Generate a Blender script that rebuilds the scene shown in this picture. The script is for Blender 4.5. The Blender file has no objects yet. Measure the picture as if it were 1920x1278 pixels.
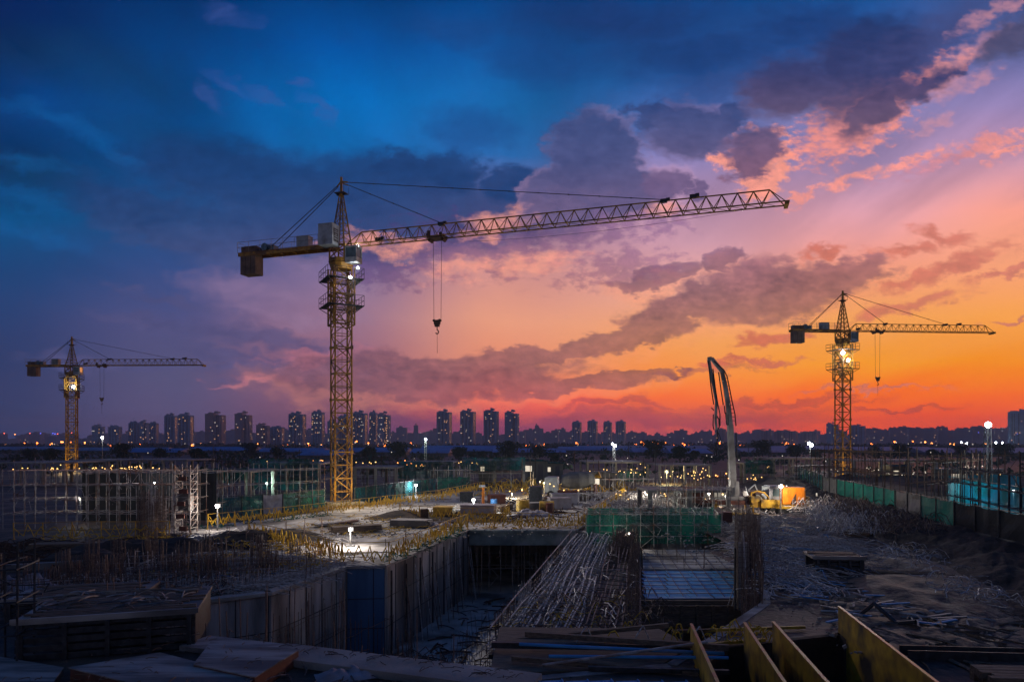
import bpy, bmesh, math, random
from mathutils import Vector, Matrix
from mathutils.geometry import delaunay_2d_cdt, tessellate_polygon
R = math.radians
random.seed(7)
scn = bpy.context.scene
col = scn.collection

# ------------------------------------------------------------------ camera
EYE = 6.0            # eye height over the deck level (z = 0)
FPX, CX, HY = 1280.0, 960.0, 830.0   # focal length, centre column and horizon row of the 1920 px photograph
cam = bpy.data.cameras.new('camera')
cam.lens, cam.sensor_width = 24.0, 36.0
cam.shift_y = (HY - 639.0) / 1920.0
cam.clip_start, cam.clip_end = 0.1, 9000.0
camo = bpy.data.objects.new('camera', cam)
camo.location, camo.rotation_euler = (0, 0, EYE), (R(90), 0, 0)
col.objects.link(camo)
scn.camera = camo

def G(px, py, z=0.0):
    """world point at height z seen at photo pixel px,py"""
    d = FPX * (EYE - z) / (py - HY)
    return Vector(((px - CX) / FPX * d, d, z))
def D(px, py, d):
    """world point at distance d seen at photo pixel px,py"""
    return Vector(((px - CX) / FPX * d, d, EYE - (py - HY) / FPX * d))

# ------------------------------------------------------------------ render settings
scn.view_settings.view_transform = 'Standard'
scn.view_settings.look = 'None'
scn.view_settings.exposure = 0.0
scn.view_settings.gamma = 1.0
scn.view_settings.use_curve_mapping = False
cy = scn.cycles
cy.use_denoising = True
cy.max_bounces, cy.diffuse_bounces, cy.glossy_bounces = 5, 2, 2
cy.transmission_bounces, cy.transparent_max_bounces, cy.volume_bounces = 2, 10, 0
cy.sample_clamp_indirect = 3.0
cy.sample_clamp_direct = 0.0
cy.use_adaptive_sampling, cy.adaptive_threshold, cy.adaptive_min_samples = True, 0.012, 12
cy.caustics_reflective = cy.caustics_refractive = False

def lin(c):
    return tuple(((v / 255.0) / 12.92 if v <= 10.3 else (((v / 255.0) + 0.055) / 1.055) ** 2.4) for v in c) + (1.0,)

# ------------------------------------------------------------------ dusk sky (a function of direction only)
world = bpy.data.worlds.new('World')
scn.world = world
world.use_nodes = True
wt = world.node_tree
wt.nodes.clear()
WN, WL = wt.nodes, wt.links
def _set(sock, v):
    if hasattr(v, 'is_output') or hasattr(v, 'links'): WL.new(v, sock)
    else: sock.default_value = v
def wm(op, a, b=0.0, c=None, clamp=False):
    n = WN.new('ShaderNodeMath'); n.operation = op; n.use_clamp = clamp
    _set(n.inputs[0], a); _set(n.inputs[1], b)
    if c is not None: _set(n.inputs[2], c)
    return n.outputs[0]
def wstep(x, a, b, lo=0.0, hi=1.0):
    n = WN.new('ShaderNodeMapRange'); n.interpolation_type = 'SMOOTHSTEP'
    _set(n.inputs[0], x); n.inputs[1].default_value, n.inputs[2].default_value = a, b
    n.inputs[3].default_value, n.inputs[4].default_value = lo, hi
    return n.outputs[0]
def wmix(f, a, b):
    n = WN.new('ShaderNodeMix'); n.data_type = 'RGBA'
    _set(n.inputs[0], f); _set(n.inputs[6], a); _set(n.inputs[7], b)
    return n.outputs[2]
def wramp(fac, stops, top=830.0):
    n = WN.new('ShaderNodeValToRGB'); WL.new(fac, n.inputs[0])
    e = n.color_ramp.elements
    while len(e) < len(stops): e.new(0.5)
    for k, (p, c) in enumerate(stops):
        e[k].position = p / top
        e[k].color = lin(c)
    return n.outputs[0]
def wcomb(x, y, z=0.0):
    n = WN.new('ShaderNodeCombineXYZ'); _set(n.inputs[0], x); _set(n.inputs[1], y); _set(n.inputs[2], z)
    return n.outputs[0]
def wnoise(vec, scale, detail=5, rough=0.55, lac=2.0, dist=0.0, outp='Fac'):
    n = WN.new('ShaderNodeTexNoise'); n.noise_dimensions = '2D'; WL.new(vec, n.inputs['Vector'])
    n.inputs['Scale'].default_value, n.inputs['Detail'].default_value = scale, detail
    n.inputs['Roughness'].default_value, n.inputs['Lacunarity'].default_value = rough, lac
    n.inputs['Distortion'].default_value = dist
    return n.outputs[outp]
def wvec(op, a, b):
    n = WN.new('ShaderNodeVectorMath'); n.operation = op; _set(n.inputs[0], a); _set(n.inputs[1], b)
    return n.outputs[0]

tc = WN.new('ShaderNodeTexCoord')
sp = WN.new('ShaderNodeSeparateXYZ'); WL.new(tc.outputs['Generated'], sp.inputs[0])
X, Y, Z = sp.outputs
Yc = wm('MAXIMUM', Y, 0.22)
SU = wm('MULTIPLY_ADD', wm('DIVIDE', X, Yc), FPX, CX)          # gnomonic sky coordinates about due north
SV = wm('MULTIPLY_ADD', wm('DIVIDE', Z, Yc), -FPX, HY)
# cloud layer coordinates: a flat layer overhead, stretched along the wind
Zc = wm('ADD', wm('MAXIMUM', Z, 0.0), 0.10)
QX, QY = wm('DIVIDE', X, Zc), wm('DIVIDE', Y, Zc)
layer = wcomb(QX, wm('MULTIPLY', QY, 0.30))
n_layer = wnoise(layer, 1.7, 6, 0.55)
P0 = wcomb(wm('MULTIPLY', SU, 0.01), wm('MULTIPLY', SV, 0.01))
# flatter puffs near the horizon
n_big = wnoise(P0, 0.55, 3, 0.6, outp='Color')
pstr = wcomb(wm('MULTIPLY', SU, 0.010), wm('MULTIPLY', SV, 0.019))
n_puff = wnoise(pstr, 1.25, 7, 0.58)
n_fine = wnoise(pstr, 3.6, 5, 0.6)
warp = wvec('MULTIPLY', wvec('SUBTRACT', n_big, (0.5, 0.5, 0.5)), (1.0, 0.6, 0))
warp2 = wvec('MULTIPLY', wvec('SUBTRACT', wnoise(pstr, 1.9, 6, 0.6, outp='Color'), (0.5, 0.5, 0.5)), (1.0, 0.5, 0))
PW = wvec('ADD', wvec('ADD', P0, warp), warp2)                   # sky coordinates /100, stirred by noise
PW = wvec('ADD', wvec('MULTIPLY', PW, (1, 1, 0)), (0, 0, 1))     # third coordinate 1: affine maps become dot products

PS = wvec('ADD', wvec('ADD', wvec('MULTIPLY', wvec('ADD', P0, wvec('MULTIPLY', wvec('ADD', wvec('MULTIPLY', warp, (0.45,0.45,0)), wvec('MULTIPLY', warp2, (0.95,0.95,0))), (1,1,0))), (1,1,0)), (0,0,1)), (0,0,0))   # gently stirred copy for round clouds
cols = [
 (0,    [(0,(2,34,88)),(90,(2,36,86)),(200,(2,62,128)),(290,(2,52,104)),(410,(4,80,138)),(500,(24,68,122)),(620,(42,62,110)),(720,(46,58,100)),(800,(40,54,94)),(830,(40,55,96))]),
 (320,  [(0,(0,44,98)),(110,(2,58,118)),(250,(2,68,130)),(400,(14,74,130)),(500,(50,76,132)),(600,(80,82,130)),(700,(84,82,120)),(800,(86,76,112)),(830,(84,70,104))]),
 (640,  [(0,(0,56,118)),(90,(0,74,148)),(200,(0,98,172)),(280,(10,98,168)),(380,(52,84,144)),(470,(96,94,146)),(540,(134,110,146)),(600,(152,114,140)),(680,(152,100,120)),(760,(130,80,100)),(830,(104,64,88))]),
 (960,  [(0,(2,58,120)),(100,(10,80,150)),(200,(20,100,168)),(290,(40,104,172)),(400,(124,108,154)),(500,(208,144,142)),(600,(238,160,128)),(680,(240,146,110)),(745,(252,100,76)),(790,(190,76,84)),(830,(140,66,88))]),
 (1280, [(0,(14,68,134)),(150,(36,92,160)),(250,(78,108,174)),(340,(160,132,172)),(450,(214,160,178)),(560,(240,168,142)),(640,(253,166,90)),(700,(255,146,60)),(750,(255,112,42)),(800,(224,86,66)),(830,(190,76,80))]),
 (1600, [(0,(16,74,138)),(100,(50,90,158)),(200,(124,122,174)),(300,(160,136,178)),(400,(218,156,170)),(500,(236,152,130)),(600,(250,166,90)),(680,(255,158,30)),(735,(255,112,4)),(785,(255,86,6)),(830,(238,70,18))]),
 (1920, [(0,(66,84,140)),(100,(96,104,160)),(200,(146,128,176)),(300,(190,142,166)),(400,(236,152,134)),(500,(248,162,118)),(600,(255,166,76)),(680,(255,146,8)),(735,(255,106,0)),(785,(255,84,0)),(830,(244,70,6))]),
]
fv = wm('DIVIDE', wm('ADD', SV, wm('MULTIPLY', wm('SUBTRACT', n_layer, 0.5), 46.0)), 830.0, clamp=True)
base = None
for k, (cx, st) in enumerate(cols):
    r = wramp(fv, st)
    base = r if base is None else wmix(wstep(SU, cols[k-1][0], cx), base, r)

vary = wcomb(*[wm('MULTIPLY_ADD', wm('ADD', n_puff, n_fine), k, 1.0 - k) for k in (0.62, 0.52, 0.40)])
def shade(c):
    n = WN.new('ShaderNodeMix'); n.data_type = 'RGBA'; n.blend_type = 'MULTIPLY'; n.inputs[0].default_value = 1.0
    _set(n.inputs[6], c); _set(n.inputs[7], vary)
    return n.outputs[2]
def blobs(lst, vec=PW):
    out = None
    def dot(v):
        n = WN.new('ShaderNodeVectorMath'); n.operation = 'DOT_PRODUCT'
        WL.new(vec, n.inputs[0]); n.inputs[1].default_value = v
        return n.outputs['Value']
    for (cx, cyy, rx, ry, rot) in lst:
        c, sn = math.cos(R(rot)), math.sin(R(rot))
        cx, cyy, rx, ry = cx/100, cyy/100, rx/100, ry/100
        a = dot((c/rx, sn/rx, -(cx*c + cyy*sn)/rx))
        b = dot((-sn/ry, c/ry, (cx*sn - cyy*c)/ry))
        o = wm('MULTIPLY_ADD', a, a, wm('MULTIPLY', b, b))
        out = o if out is None else wm('MINIMUM', out, o)
    return wm('SUBTRACT', 1.0, wm('SQRT', out), clamp=True)
def cloud(base, lst, color, opac=1.0, thr=0.28, soft=0.22, amp=0.5, noise=None, vec=PW):
    b = blobs(lst, vec)
    dn = wm('MULTIPLY_ADD', wm('SUBTRACT', noise or n_puff, 0.5), amp, b)
    m = wstep(dn, thr - soft * 0.45, thr + soft * 1.35)
    m = wm('MULTIPLY', m, wstep(b, 0.0, 0.12))
    m = wm('MULTIPLY', m, opac)
    return wmix(m, base, shade(color))
def veil(base, lst, tint, add, **k):
    n = WN.new('ShaderNodeMix'); n.data_type = 'RGBA'; n.blend_type = 'MULTIPLY'; n.inputs[0].default_value = 1.0
    _set(n.inputs[6], base); _set(n.inputs[7], tint + (1,))
    return cloud(base, lst, wvec('ADD', n.outputs[2], add), **k)
def vgrad(*stops): return wramp(fv, list(stops))
def hgrad(*stops):
    return wramp(wm('DIVIDE', SU, 1920.0, clamp=True), list(stops), 1920.0)

# slow brightness streaks over the blue part
streak = wstep(n_layer, 0.32, 0.68, 0.80, 1.22)
keep = wstep(SV, 300, 620)
sk = wmix(keep, wcomb(streak, streak, streak), (1, 1, 1, 1))
mul = WN.new('ShaderNodeMix'); mul.data_type = 'RGBA'; mul.blend_type = 'MULTIPLY'; mul.inputs[0].default_value = 1.0
WL.new(base, mul.inputs[6]); WL.new(sk, mul.inputs[7]); s = mul.outputs[2]

# broad slate clouds, upper left and centre
s = cloud(s, [(150,120,330,75,12),(330,255,270,52,16),(80,330,260,38,18)], (0.004,0.040,0.115,1), 0.40, 0.12, 0.6, 0.5, n_layer)
s = cloud(s, [(480,345,330,105,12),(740,370,330,110,2),(930,400,190,88,-12),(320,420,300,70,16),(560,440,330,70,4)], vgrad((230,(14,54,106)),(330,(26,60,112)),(420,(42,68,118)),(500,(70,80,126))), 0.86, 0.14, 0.30, 0.34)
s = cloud(s, [(758,316,62,44,0),(850,318,78,52,0),(955,345,66,52,0)], lin((26,60,112)), 0.85, 0.20, 0.24, 0.30, vec=PS)
s = cloud(s, [(880,240,110,66,0),(1010,120,150,55,10),(860,60,170,45,6)], lin((22,66,128)), 0.6, 0.14, 0.45, 0.4, vec=PS)
# pale wisps in the blue
s = cloud(s, [(390,175,60,16,40),(440,160,80,15,25),(560,150,22,9,30),(500,175,50,12,25),(430,35,70,26,10),(600,205,60,16,45)], lin((60,80,146)), 0.45, 0.16, 0.7, 0.9, n_fine, vec=PS)
s = cloud(s, [(90,220,150,20,17),(185,270,130,16,22),(40,370,120,22,22),(60,440,130,20,18),(20,300,120,18,16)], lin((14,96,166)), 0.4, 0.05, 0.8, 0.5, n_layer)
# lilac veils, left of centre
s = cloud(s, [(470,540,180,40,8),(600,480,130,30,-10),(560,590,170,26,6)], lin((146,118,152)), 0.45, 0.14, 0.6, 0.8)
s = cloud(s, [(330,565,150,18,10),(480,628,220,26,7),(300,610,180,24,8),(520,690,260,22,2),(580,650,110,16,8),(180,680,200,20,4),(400,660,200,14,4)], lin((80,80,124)), 0.7, 0.14, 0.45, 0.8)
s = cloud(s, [(600,665,120,15,-4),(480,715,120,10,-4),(560,680,60,11,-10)], lin((186,112,128)), 0.6, 0.18, 0.5, 0.9, n_fine)
# cotton field under the jib
s = veil(s, [(880,465,330,90,0),(1080,430,260,60,-8),(720,500,140,60,0),(1160,500,170,50,-10),(1230,410,100,30,-8)], (0.52,0.50,0.66), (0.03,0.012,0.03), opac=0.85, thr=0.34, soft=0.36, amp=2.2, noise=n_fine)
s = cloud(s, [(1010,400,200,44,-14),(720,462,150,30,4),(1210,395,110,28,-8),(930,505,200,36,-6)], lin((255,166,138)), 0.6, 0.34, 0.45, 2.4, n_puff)
# large rounded clouds above the jib: lit rim first, dark body over it
s = cloud(s, [(1122,288,116,112,0),(1040,368,94,80,0),(1300,240,128,76,8),(1252,346,74,48,0)], lin((196,154,186)), 0.42, 0.20, 0.14, 0.5, n_puff, vec=PS)
s = cloud(s, [(1115,290,124,120,0),(1050,372,104,88,0),(1150,360,130,70,0)], vgrad((200,(50,72,124)),(300,(66,76,124)),(400,(100,88,128))), 0.95, 0.20, 0.18, 0.30, vec=PS)
s = cloud(s, [(1290,244,130,76,10),(1220,212,56,40,0),(1370,220,60,44,0)], vgrad((160,(38,64,118)),(230,(60,74,124)),(300,(88,84,126))), 0.94, 0.20, 0.20, 0.34, vec=PS)
s = cloud(s, [(1246,348,66,44,0),(1310,356,34,24,0)], lin((106,88,128)), 0.92, 0.20, 0.20, 0.34, vec=PS)
s = cloud(s, [(1330,100,320,85,0),(1180,40,330,70,0),(1500,60,180,85,-20)], lin((24,54,110)), 0.82, 0.16, 0.5, 0.4)
s = cloud(s, [(1340,170,220,40,-4)], lin((46,66,120)), 0.6, 0.16, 0.5, 0.5)
s = cloud(s, [(1440,300,84,86,-10),(1378,306,60,30,10),(1430,350,60,36,-10)], lin((250,156,134)), 0.88, 0.26, 0.24, 1.1, n_fine, vec=PS)
s = cloud(s, [(1420,280,82,74,-12),(1405,320,60,36,-10)], vgrad((230,(84,80,122)),(340,(128,92,118))), 0.97, 0.26, 0.22, 0.22, vec=PS)
s = cloud(s, [(1610,222,190,80,-34),(1710,160,160,40,-30),(1565,242,100,38,-28)], lin((240,144,126)), 0.8, 0.24, 0.32, 1.3, n_fine, vec=PS)
s = cloud(s, [(1615,125,190,122,-34),(1480,165,125,80,-14),(1735,160,120,36,-28),(1640,200,120,50,-36)], vgrad((40,(30,52,102)),(140,(54,60,106)),(240,(100,82,112))), 0.97, 0.20, 0.26, 0.42, vec=PS)
s = cloud(s, [(1740,80,150,60,-30)], lin((62,68,116)), 0.8, 0.16, 0.5, 0.5)
s = cloud(s, [(1870,22,130,20,-27),(1820,96,110,26,-28),(1780,168,70,24,-24),(1745,235,70,14,-26),(1840,150,70,18,-30)], lin((214,146,152)), 0.5, 0.20, 0.5, 0.9, n_fine, vec=PS)
s = cloud(s, [(1905,72,120,46,-26)], lin((76,74,108)), 0.9, 0.22, 0.3, 0.4, vec=PS)
s = cloud(s, [(1840,276,170,20,-16),(1690,306,130,15,-19),(1590,340,120,12,-24),(1510,372,80,10,-26),(1900,285,90,14,-20)], lin((250,152,132)), 0.75, 0.24, 0.5, 1.8, n_fine, vec=PS)
s = cloud(s, [(1760,300,190,18,-18)], lin((196,128,144)), 0.5, 0.3, 0.4, 1.4, n_fine)
# dark purple bank low in the centre, climbing to the right
bank = [(1430,545,255,76,-8),(1570,515,135,44,-3),(1295,572,175,56,-20),(1190,628,130,32,-22),(1080,652,180,28,-12),(960,668,150,26,-8),(850,706,320,58,-2),(690,706,240,56,2),(1070,720,220,24,-3),(1190,703,120,12,-2),(1240,512,120,24,-12),(1340,490,60,26,-10)]
s = cloud(s, [(a_, b_ + 12, c_ * 1.06, d_ * 1.12, e_) for a_, b_, c_, d_, e_ in bank], lin((250,156,112)), 0.28, 0.12, 0.3, 0.6)
s = veil(s, bank, (0.33,0.33,0.46), (0.070,0.034,0.052), opac=0.92, thr=0.20, soft=0.17, amp=0.6)
s = veil(s, [(1440,535,190,44,-8),(860,700,240,36,-2),(1260,560,110,30,-18)], (0.72,0.74,0.84), (0,0,0), opac=0.8, thr=0.14, soft=0.5, amp=0.8)
s = veil(s, [(1250,785,440,26,-2),(1480,752,240,12,-4),(900,800,440,24,0),(1330,700,150,8,-3),(1700,762,170,7,-2),(1150,760,160,10,-2)], (0.50,0.46,0.9), (0.03,0.012,0.03), opac=0.75, thr=0.12, soft=0.4, amp=0.5)
# thin dark streaks over the orange
s = cloud(s, [(1790,500,150,22,-22),(1720,520,120,17,-20),(1885,508,100,14,-17),(1700,578,160,19,-15),(1460,633,100,16,-10),(1430,678,100,9,-4),(1370,688,80,8,0),(1630,725,190,6,-2),(1770,440,90,20,10),(1700,470,90,17,-6),(1540,470,70,14,-12),(1880,605,60,6,0)],
          hgrad((1300,(204,92,80)),(1600,(206,112,92)),(1900,(204,116,104))), 0.8, 0.16, 0.4, 0.8, n_fine)
# the glow is strongest just over the horizon
gk = wstep(SV, 640, 830, 1.0, 1.34)
gm = WN.new('ShaderNodeMix'); gm.data_type = 'RGBA'; gm.blend_type = 'MULTIPLY'; gm.inputs[0].default_value = 1.0
WL.new(s, gm.inputs[6]); WL.new(wcomb(gk, gk, gk), gm.inputs[7]); s = gm.outputs[2]
# unseen sky behind and beside the viewer, brightened low down to light near surfaces
back = wramp(wm('MAXIMUM', Z, 0.0), [(0,(128,112,118)),(0.22,(96,102,128)),(0.5,(40,70,116)),(1.0,(8,42,94))], 1.0)
s = wmix(wstep(Y, 0.55, 0.05), s, back)
wbg = WN.new('ShaderNodeBackground'); WL.new(s, wbg.inputs[0]); wbg.inputs[1].default_value = 1.06
wo = WN.new('ShaderNodeOutputWorld'); WL.new(wbg.outputs[0], wo.inputs[0])
world.cycles.sampling_method = 'MANUAL'
world.cycles.sample_map_resolution = 512

# ------------------------------------------------------------------ afterglow: one weak wide low sun from where it set
sun = bpy.data.lights.new('sun', 'SUN')
sun.energy, sun.angle, sun.color = 0.45, R(12), (1.0, 0.38, 0.12)
suno = bpy.data.objects.new('sun', sun)
suno.rotation_euler = (R(87), 0, R(180 - 32))
col.objects.link(suno)

# ------------------------------------------------------------------ helpers
class MB:
    """collects boxes, bars and sheets; build() links them as one mesh object"""
    def __init__(self): self.v, self.f, self.m = [], [], []
    def quad(self, a, b, c, d, mi=0):
        n = len(self.v); self.v += [tuple(a), tuple(b), tuple(c), tuple(d)]
        self.f.append((n, n+1, n+2, n+3)); self.m.append(mi)
    def tri(self, a, b, c, mi=0):
        n = len(self.v); self.v += [tuple(a), tuple(b), tuple(c)]
        self.f.append((n, n+1, n+2)); self.m.append(mi)
    def box(self, c, s, rz=0.0, mi=0, tilt=None):
        M = Matrix.Rotation(rz, 3, 'Z')
        if tilt: M = M @ Matrix.Rotation(tilt[1], 3, tilt[0])
        n = len(self.v); c = Vector(c)
        for dz in (-.5, .5):
            for dx, dy in ((-.5, -.5), (.5, -.5), (.5, .5), (-.5, .5)):
                self.v.append(tuple(c + M @ Vector((dx*s[0], dy*s[1], dz*s[2]))))
        for q in ((3,2,1,0), (4,5,6,7), (0,1,5,4), (1,2,6,5), (2,3,7,6), (3,0,4,7)):
            self.f.append(tuple(n+i for i in q)); self.m.append(mi)
    def bar(self, a, b, r, r2=None, n=4, mi=0, caps=True):
        a, b = Vector(a), Vector(b); d = b - a
        if d.length < 1e-6: return
        r2 = r if r2 is None else r2
        d.normalize()
        u = d.cross(Vector((0, 0, 1)))
        if u.length < 1e-3: u = Vector((1, 0, 0))
        u.normalize(); w = d.cross(u)
        k = len(self.v)
        for p, rr in ((a, r), (b, r2)):
            for i in range(n):
                t = 2*math.pi*(i+.5)/n
                self.v.append(tuple(p + (u*math.cos(t) + w*math.sin(t))*rr))
        for i in range(n):
            j = (i+1) % n
            self.f.append((k+i, k+j, k+n+j, k+n+i)); self.m.append(mi)
        if caps:
            self.f.append(tuple(k+i for i in reversed(range(n)))); self.m.append(mi)
            self.f.append(tuple(k+n+i for i in range(n))); self.m.append(mi)
    def path(self, pts, r, n=4, mi=0):
        for a, b in zip(pts, pts[1:]): self.bar(a, b, r, n=n, mi=mi, caps=False)
    def ball(self, c, r, mi=0, seg=8, rings=5, sz=1.0):
        k = len(self.v); c = Vector(c)
        for i in range(rings+1):
            th = math.pi*i/rings
            for j in range(seg):
                ph = 2*math.pi*j/seg
                self.v.append((c.x + r*math.sin(th)*math.cos(ph), c.y + r*math.sin(th)*math.sin(ph), c.z + r*sz*math.cos(th)))
        for i in range(rings):
            for j in range(seg):
                a, b = k+i*seg+j, k+i*seg+(j+1) % seg
                self.f.append((a+seg, b+seg, b, a)); self.m.append(mi)
    def prism(self, pts, z0, z1, mi=0, top=None):
        """flat outline (list of x,y) raised from z0 to z1"""
        n, k = len(pts), len(self.v)
        for z in (z0, z1):
            for p in pts: self.v.append((p[0], p[1], z))
        for i in range(n):
            j = (i+1) % n
            self.f.append((k+i, k+j, k+n+j, k+n+i)); self.m.append(mi)
        tri = tessellate_polygon([[Vector((p[0], p[1], 0)) for p in pts]])
        for t in tri:
            a, b, c = [Vector(pts[i][:2]) for i in t]
            if (b-a).cross(c-a) < 0: t = (t[0], t[2], t[1])
            self.f.append(tuple(k+n+i for i in t)); self.m.append(mi if top is None else top)
            self.f.append(tuple(k+i for i in reversed(t))); self.m.append(mi)
    def grid(self, fn, nu, nv, mi=0):
        k = len(self.v)
        for i in range(nu+1):
            for j in range(nv+1): self.v.append(tuple(fn(i/nu, j/nv)))
        for i in range(nu):
            for j in range(nv):
                a = k+i*(nv+1)+j
                self.f.append((a, a+nv+1, a+nv+2, a+1)); self.m.append(mi)
    def build(self, name, mats, parent=None, loc=None, smooth=False):
        me = bpy.data.meshes.new(name)
        off = Vector(loc) if loc is not None else Vector((0, 0, 0))
        if loc is not None: self.v = [tuple(Vector(p) - off) for p in self.v]
        me.from_pydata(self.v, [], self.f); me.validate()
        for m in (mats if isinstance(mats, (list, tuple)) else [mats]): me.materials.append(m)
        if len(me.polygons) == len(self.m): me.polygons.foreach_set('material_index', self.m)
        if smooth: me.polygons.foreach_set('use_smooth', [True]*len(me.polygons))
        me.update()
        o = bpy.data.objects.new(name, me); col.objects.link(o)
        o.location = off
        if parent is not None: o.parent = parent
        return o

def tag(o, label, cat, group=None):
    o['label'] = label; o['category'] = cat
    if group: o['group'] = group
    return o
def setting(o, kind='structure', label=None):
    o['kind'] = kind
    if label: o['label'] = label
    return o
def thing(name, label, cat, loc=(0, 0, 0), rz=0.0, group=None):
    o = bpy.data.objects.new(name, None); col.objects.link(o)
    o.location = loc; o.rotation_euler = (0, 0, rz); o.empty_display_size = 0.3
    return tag(o, label, cat, group)
def copy_tree(o, parent=None):
    c = o.copy(); col.objects.link(c); c.parent = parent
    for ch in list(o.children): copy_tree(ch, c)
    return c

# ------------------------------------------------------------------ materials
def mat(name, c1, c2=None, scale=2.0, rough=0.8, metal=0.0, bump=0.0, bscale=None, detail=5, stretch=(1, 1, 1), contrast=(0.35, 0.65), c3=None, trans=0.0, spec=None, holes=0.0):
    m = bpy.data.materials.new(name); m.use_nodes = True
    nt = m.node_tree; N, L = nt.nodes, nt.links
    p = N['Principled BSDF']
    p.inputs['Roughness'].default_value = rough; p.inputs['Metallic'].default_value = metal
    if spec is not None: p.inputs['Specular IOR Level'].default_value = spec
    c1 = tuple(c1)+(1,); 
    if c2 is None: c2 = tuple(v*0.6 for v in c1[:3])
    c2 = tuple(c2)+(1,)
    t = N.new('ShaderNodeTexCoord'); mp = N.new('ShaderNodeMapping'); mp.inputs[3].default_value = stretch
    L.new(t.outputs['Object'], mp.inputs[0])
    nz = N.new('ShaderNodeTexNoise'); nz.inputs['Scale'].default_value = scale; nz.inputs['Detail'].default_value = detail
    L.new(mp.outputs[0], nz.inputs['Vector'])
    r = N.new('ShaderNodeValToRGB'); e = r.color_ramp.elements
    e[0].position, e[1].position = contrast; e[0].color, e[1].color = c2, c1
    L.new(nz.outputs['Fac'], r.inputs[0])
    out = r.outputs[0]
    if c3 is not None:
        n2 = N.new('ShaderNodeTexNoise'); n2.inputs['Scale'].default_value = scale*0.27; n2.inputs['Detail'].default_value = 3
        L.new(mp.outputs[0], n2.inputs['Vector'])
        mr = N.new('ShaderNodeMapRange'); mr.inputs[1].default_value, mr.inputs[2].default_value = 0.5, 0.62
        L.new(n2.outputs['Fac'], mr.inputs[0])
        mx = N.new('ShaderNodeMix'); mx.data_type = 'RGBA'; mx.inputs[7].default_value = tuple(c3)+(1,)
        L.new(mr.outputs[0], mx.inputs[0]); L.new(out, mx.inputs[6]); out = mx.outputs[2]
    L.new(out, p.inputs['Base Color'])
    if bump > 0:
        b = N.new('ShaderNodeBump'); b.inputs['Strength'].default_value = bump; b.inputs['Distance'].default_value = 0.05
        src = nz.outputs['Fac']
        if bscale:
            n3 = N.new('ShaderNodeTexNoise'); n3.inputs['Scale'].default_value = bscale; n3.inputs['Detail'].default_value = 4
            L.new(mp.outputs[0], n3.inputs['Vector']); src = n3.outputs['Fac']
        L.new(src, b.inputs['Height']); L.new(b.outputs[0], p.inputs['Normal'])
    if trans > 0:   # thin sheet: light also passes through
        tr = N.new('ShaderNodeBsdfTranslucent'); L.new(out, tr.inputs[0])
        ms = N.new('ShaderNodeMixShader'); ms.inputs[0].default_value = trans
        L.new(p.outputs[0], ms.inputs[1]); L.new(tr.outputs[0], ms.inputs[2])
        fin = ms.outputs[0]
        if holes > 0:   # open weave: part of the light goes straight through, more where the cloth is worn
            n4 = N.new('ShaderNodeTexNoise'); n4.inputs['Scale'].default_value = 1.4; n4.inputs['Detail'].default_value = 6
            L.new(t.outputs['Object'], n4.inputs['Vector'])
            m4 = N.new('ShaderNodeMapRange'); m4.inputs[1].default_value, m4.inputs[2].default_value = 0.42, 0.66
            m4.inputs[3].default_value, m4.inputs[4].default_value = holes*.45, min(.95, holes*1.9)
            L.new(n4.outputs['Fac'], m4.inputs[0])
            tb = N.new('ShaderNodeBsdfTransparent'); mh = N.new('ShaderNodeMixShader')
            L.new(m4.outputs[0], mh.inputs[0]); L.new(fin, mh.inputs[1]); L.new(tb.outputs[0], mh.inputs[2]); fin = mh.outputs[0]
        L.new(fin, N['Material Output'].inputs['Surface'])
    return m
def glow(name, c, s, sample=False):
    m = bpy.data.materials.new(name); m.use_nodes = True
    p = m.node_tree.nodes['Principled BSDF']
    p.inputs['Base Color'].default_value = (0.8, 0.8, 0.8, 1)
    p.inputs['Emission Color'].default_value = tuple(c)+(1,); p.inputs['Emission Strength'].default_value = s
    m.cycles.emission_sampling = 'AUTO' if sample else 'NONE'
    return m

M = {}
M['yellow'] = mat('crane_paint', (0.44,0.23,0.018), (0.26,0.12,0.012), 3, 0.6, c3=(0.13,0.06,0.015))
M['rust'] = mat('rusty_steel', (0.10,0.045,0.025), (0.035,0.02,0.014), 6, 0.85, bump=0.3)
M['steel'] = mat('dull_steel', (0.30,0.30,0.29), (0.13,0.12,0.11), 5, 0.5, 0.6)
M['tube'] = mat('scaffold_tube', (0.52,0.49,0.45), (0.26,0.21,0.17), 4, 0.5, 0.2, c3=(0.20,0.09,0.05))
M['dark_steel'] = mat('dark_steel', (0.05,0.05,0.055), (0.02,0.02,0.02), 5, 0.6, 0.3)
M['cable'] = mat('wire_rope', (0.05,0.045,0.04), (0.03,0.03,0.03), 5, 0.7)
M['white_box'] = mat('white_sheet_metal', (0.40,0.44,0.46), (0.26,0.29,0.30), 2, 0.5, c3=(0.17,0.17,0.15))
M['cab_glass'] = mat('cab_glass', (0.10,0.17,0.18), (0.06,0.1,0.11), 2, 0.12, 0.0)
M['concrete'] = mat('cast_concrete', (0.40,0.355,0.30), (0.24,0.21,0.175), 0.7, 0.88, bump=0.35, bscale=9, c3=(0.17,0.155,0.14))
M['slab'] = mat('deck_concrete', (0.50,0.455,0.40), (0.27,0.245,0.21), 0.9, 0.85, bump=0.4, bscale=6, detail=10, c3=(0.13,0.11,0.09), contrast=(0.34,0.6))
M['wallc'] = mat('form_marked_concrete', (0.42,0.37,0.34), (0.19,0.17,0.155), 0.9, 0.85, bump=0.5, bscale=7, stretch=(1.6,1.6,0.35), detail=9, c3=(0.08,0.07,0.065), contrast=(0.36,0.62))
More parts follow.
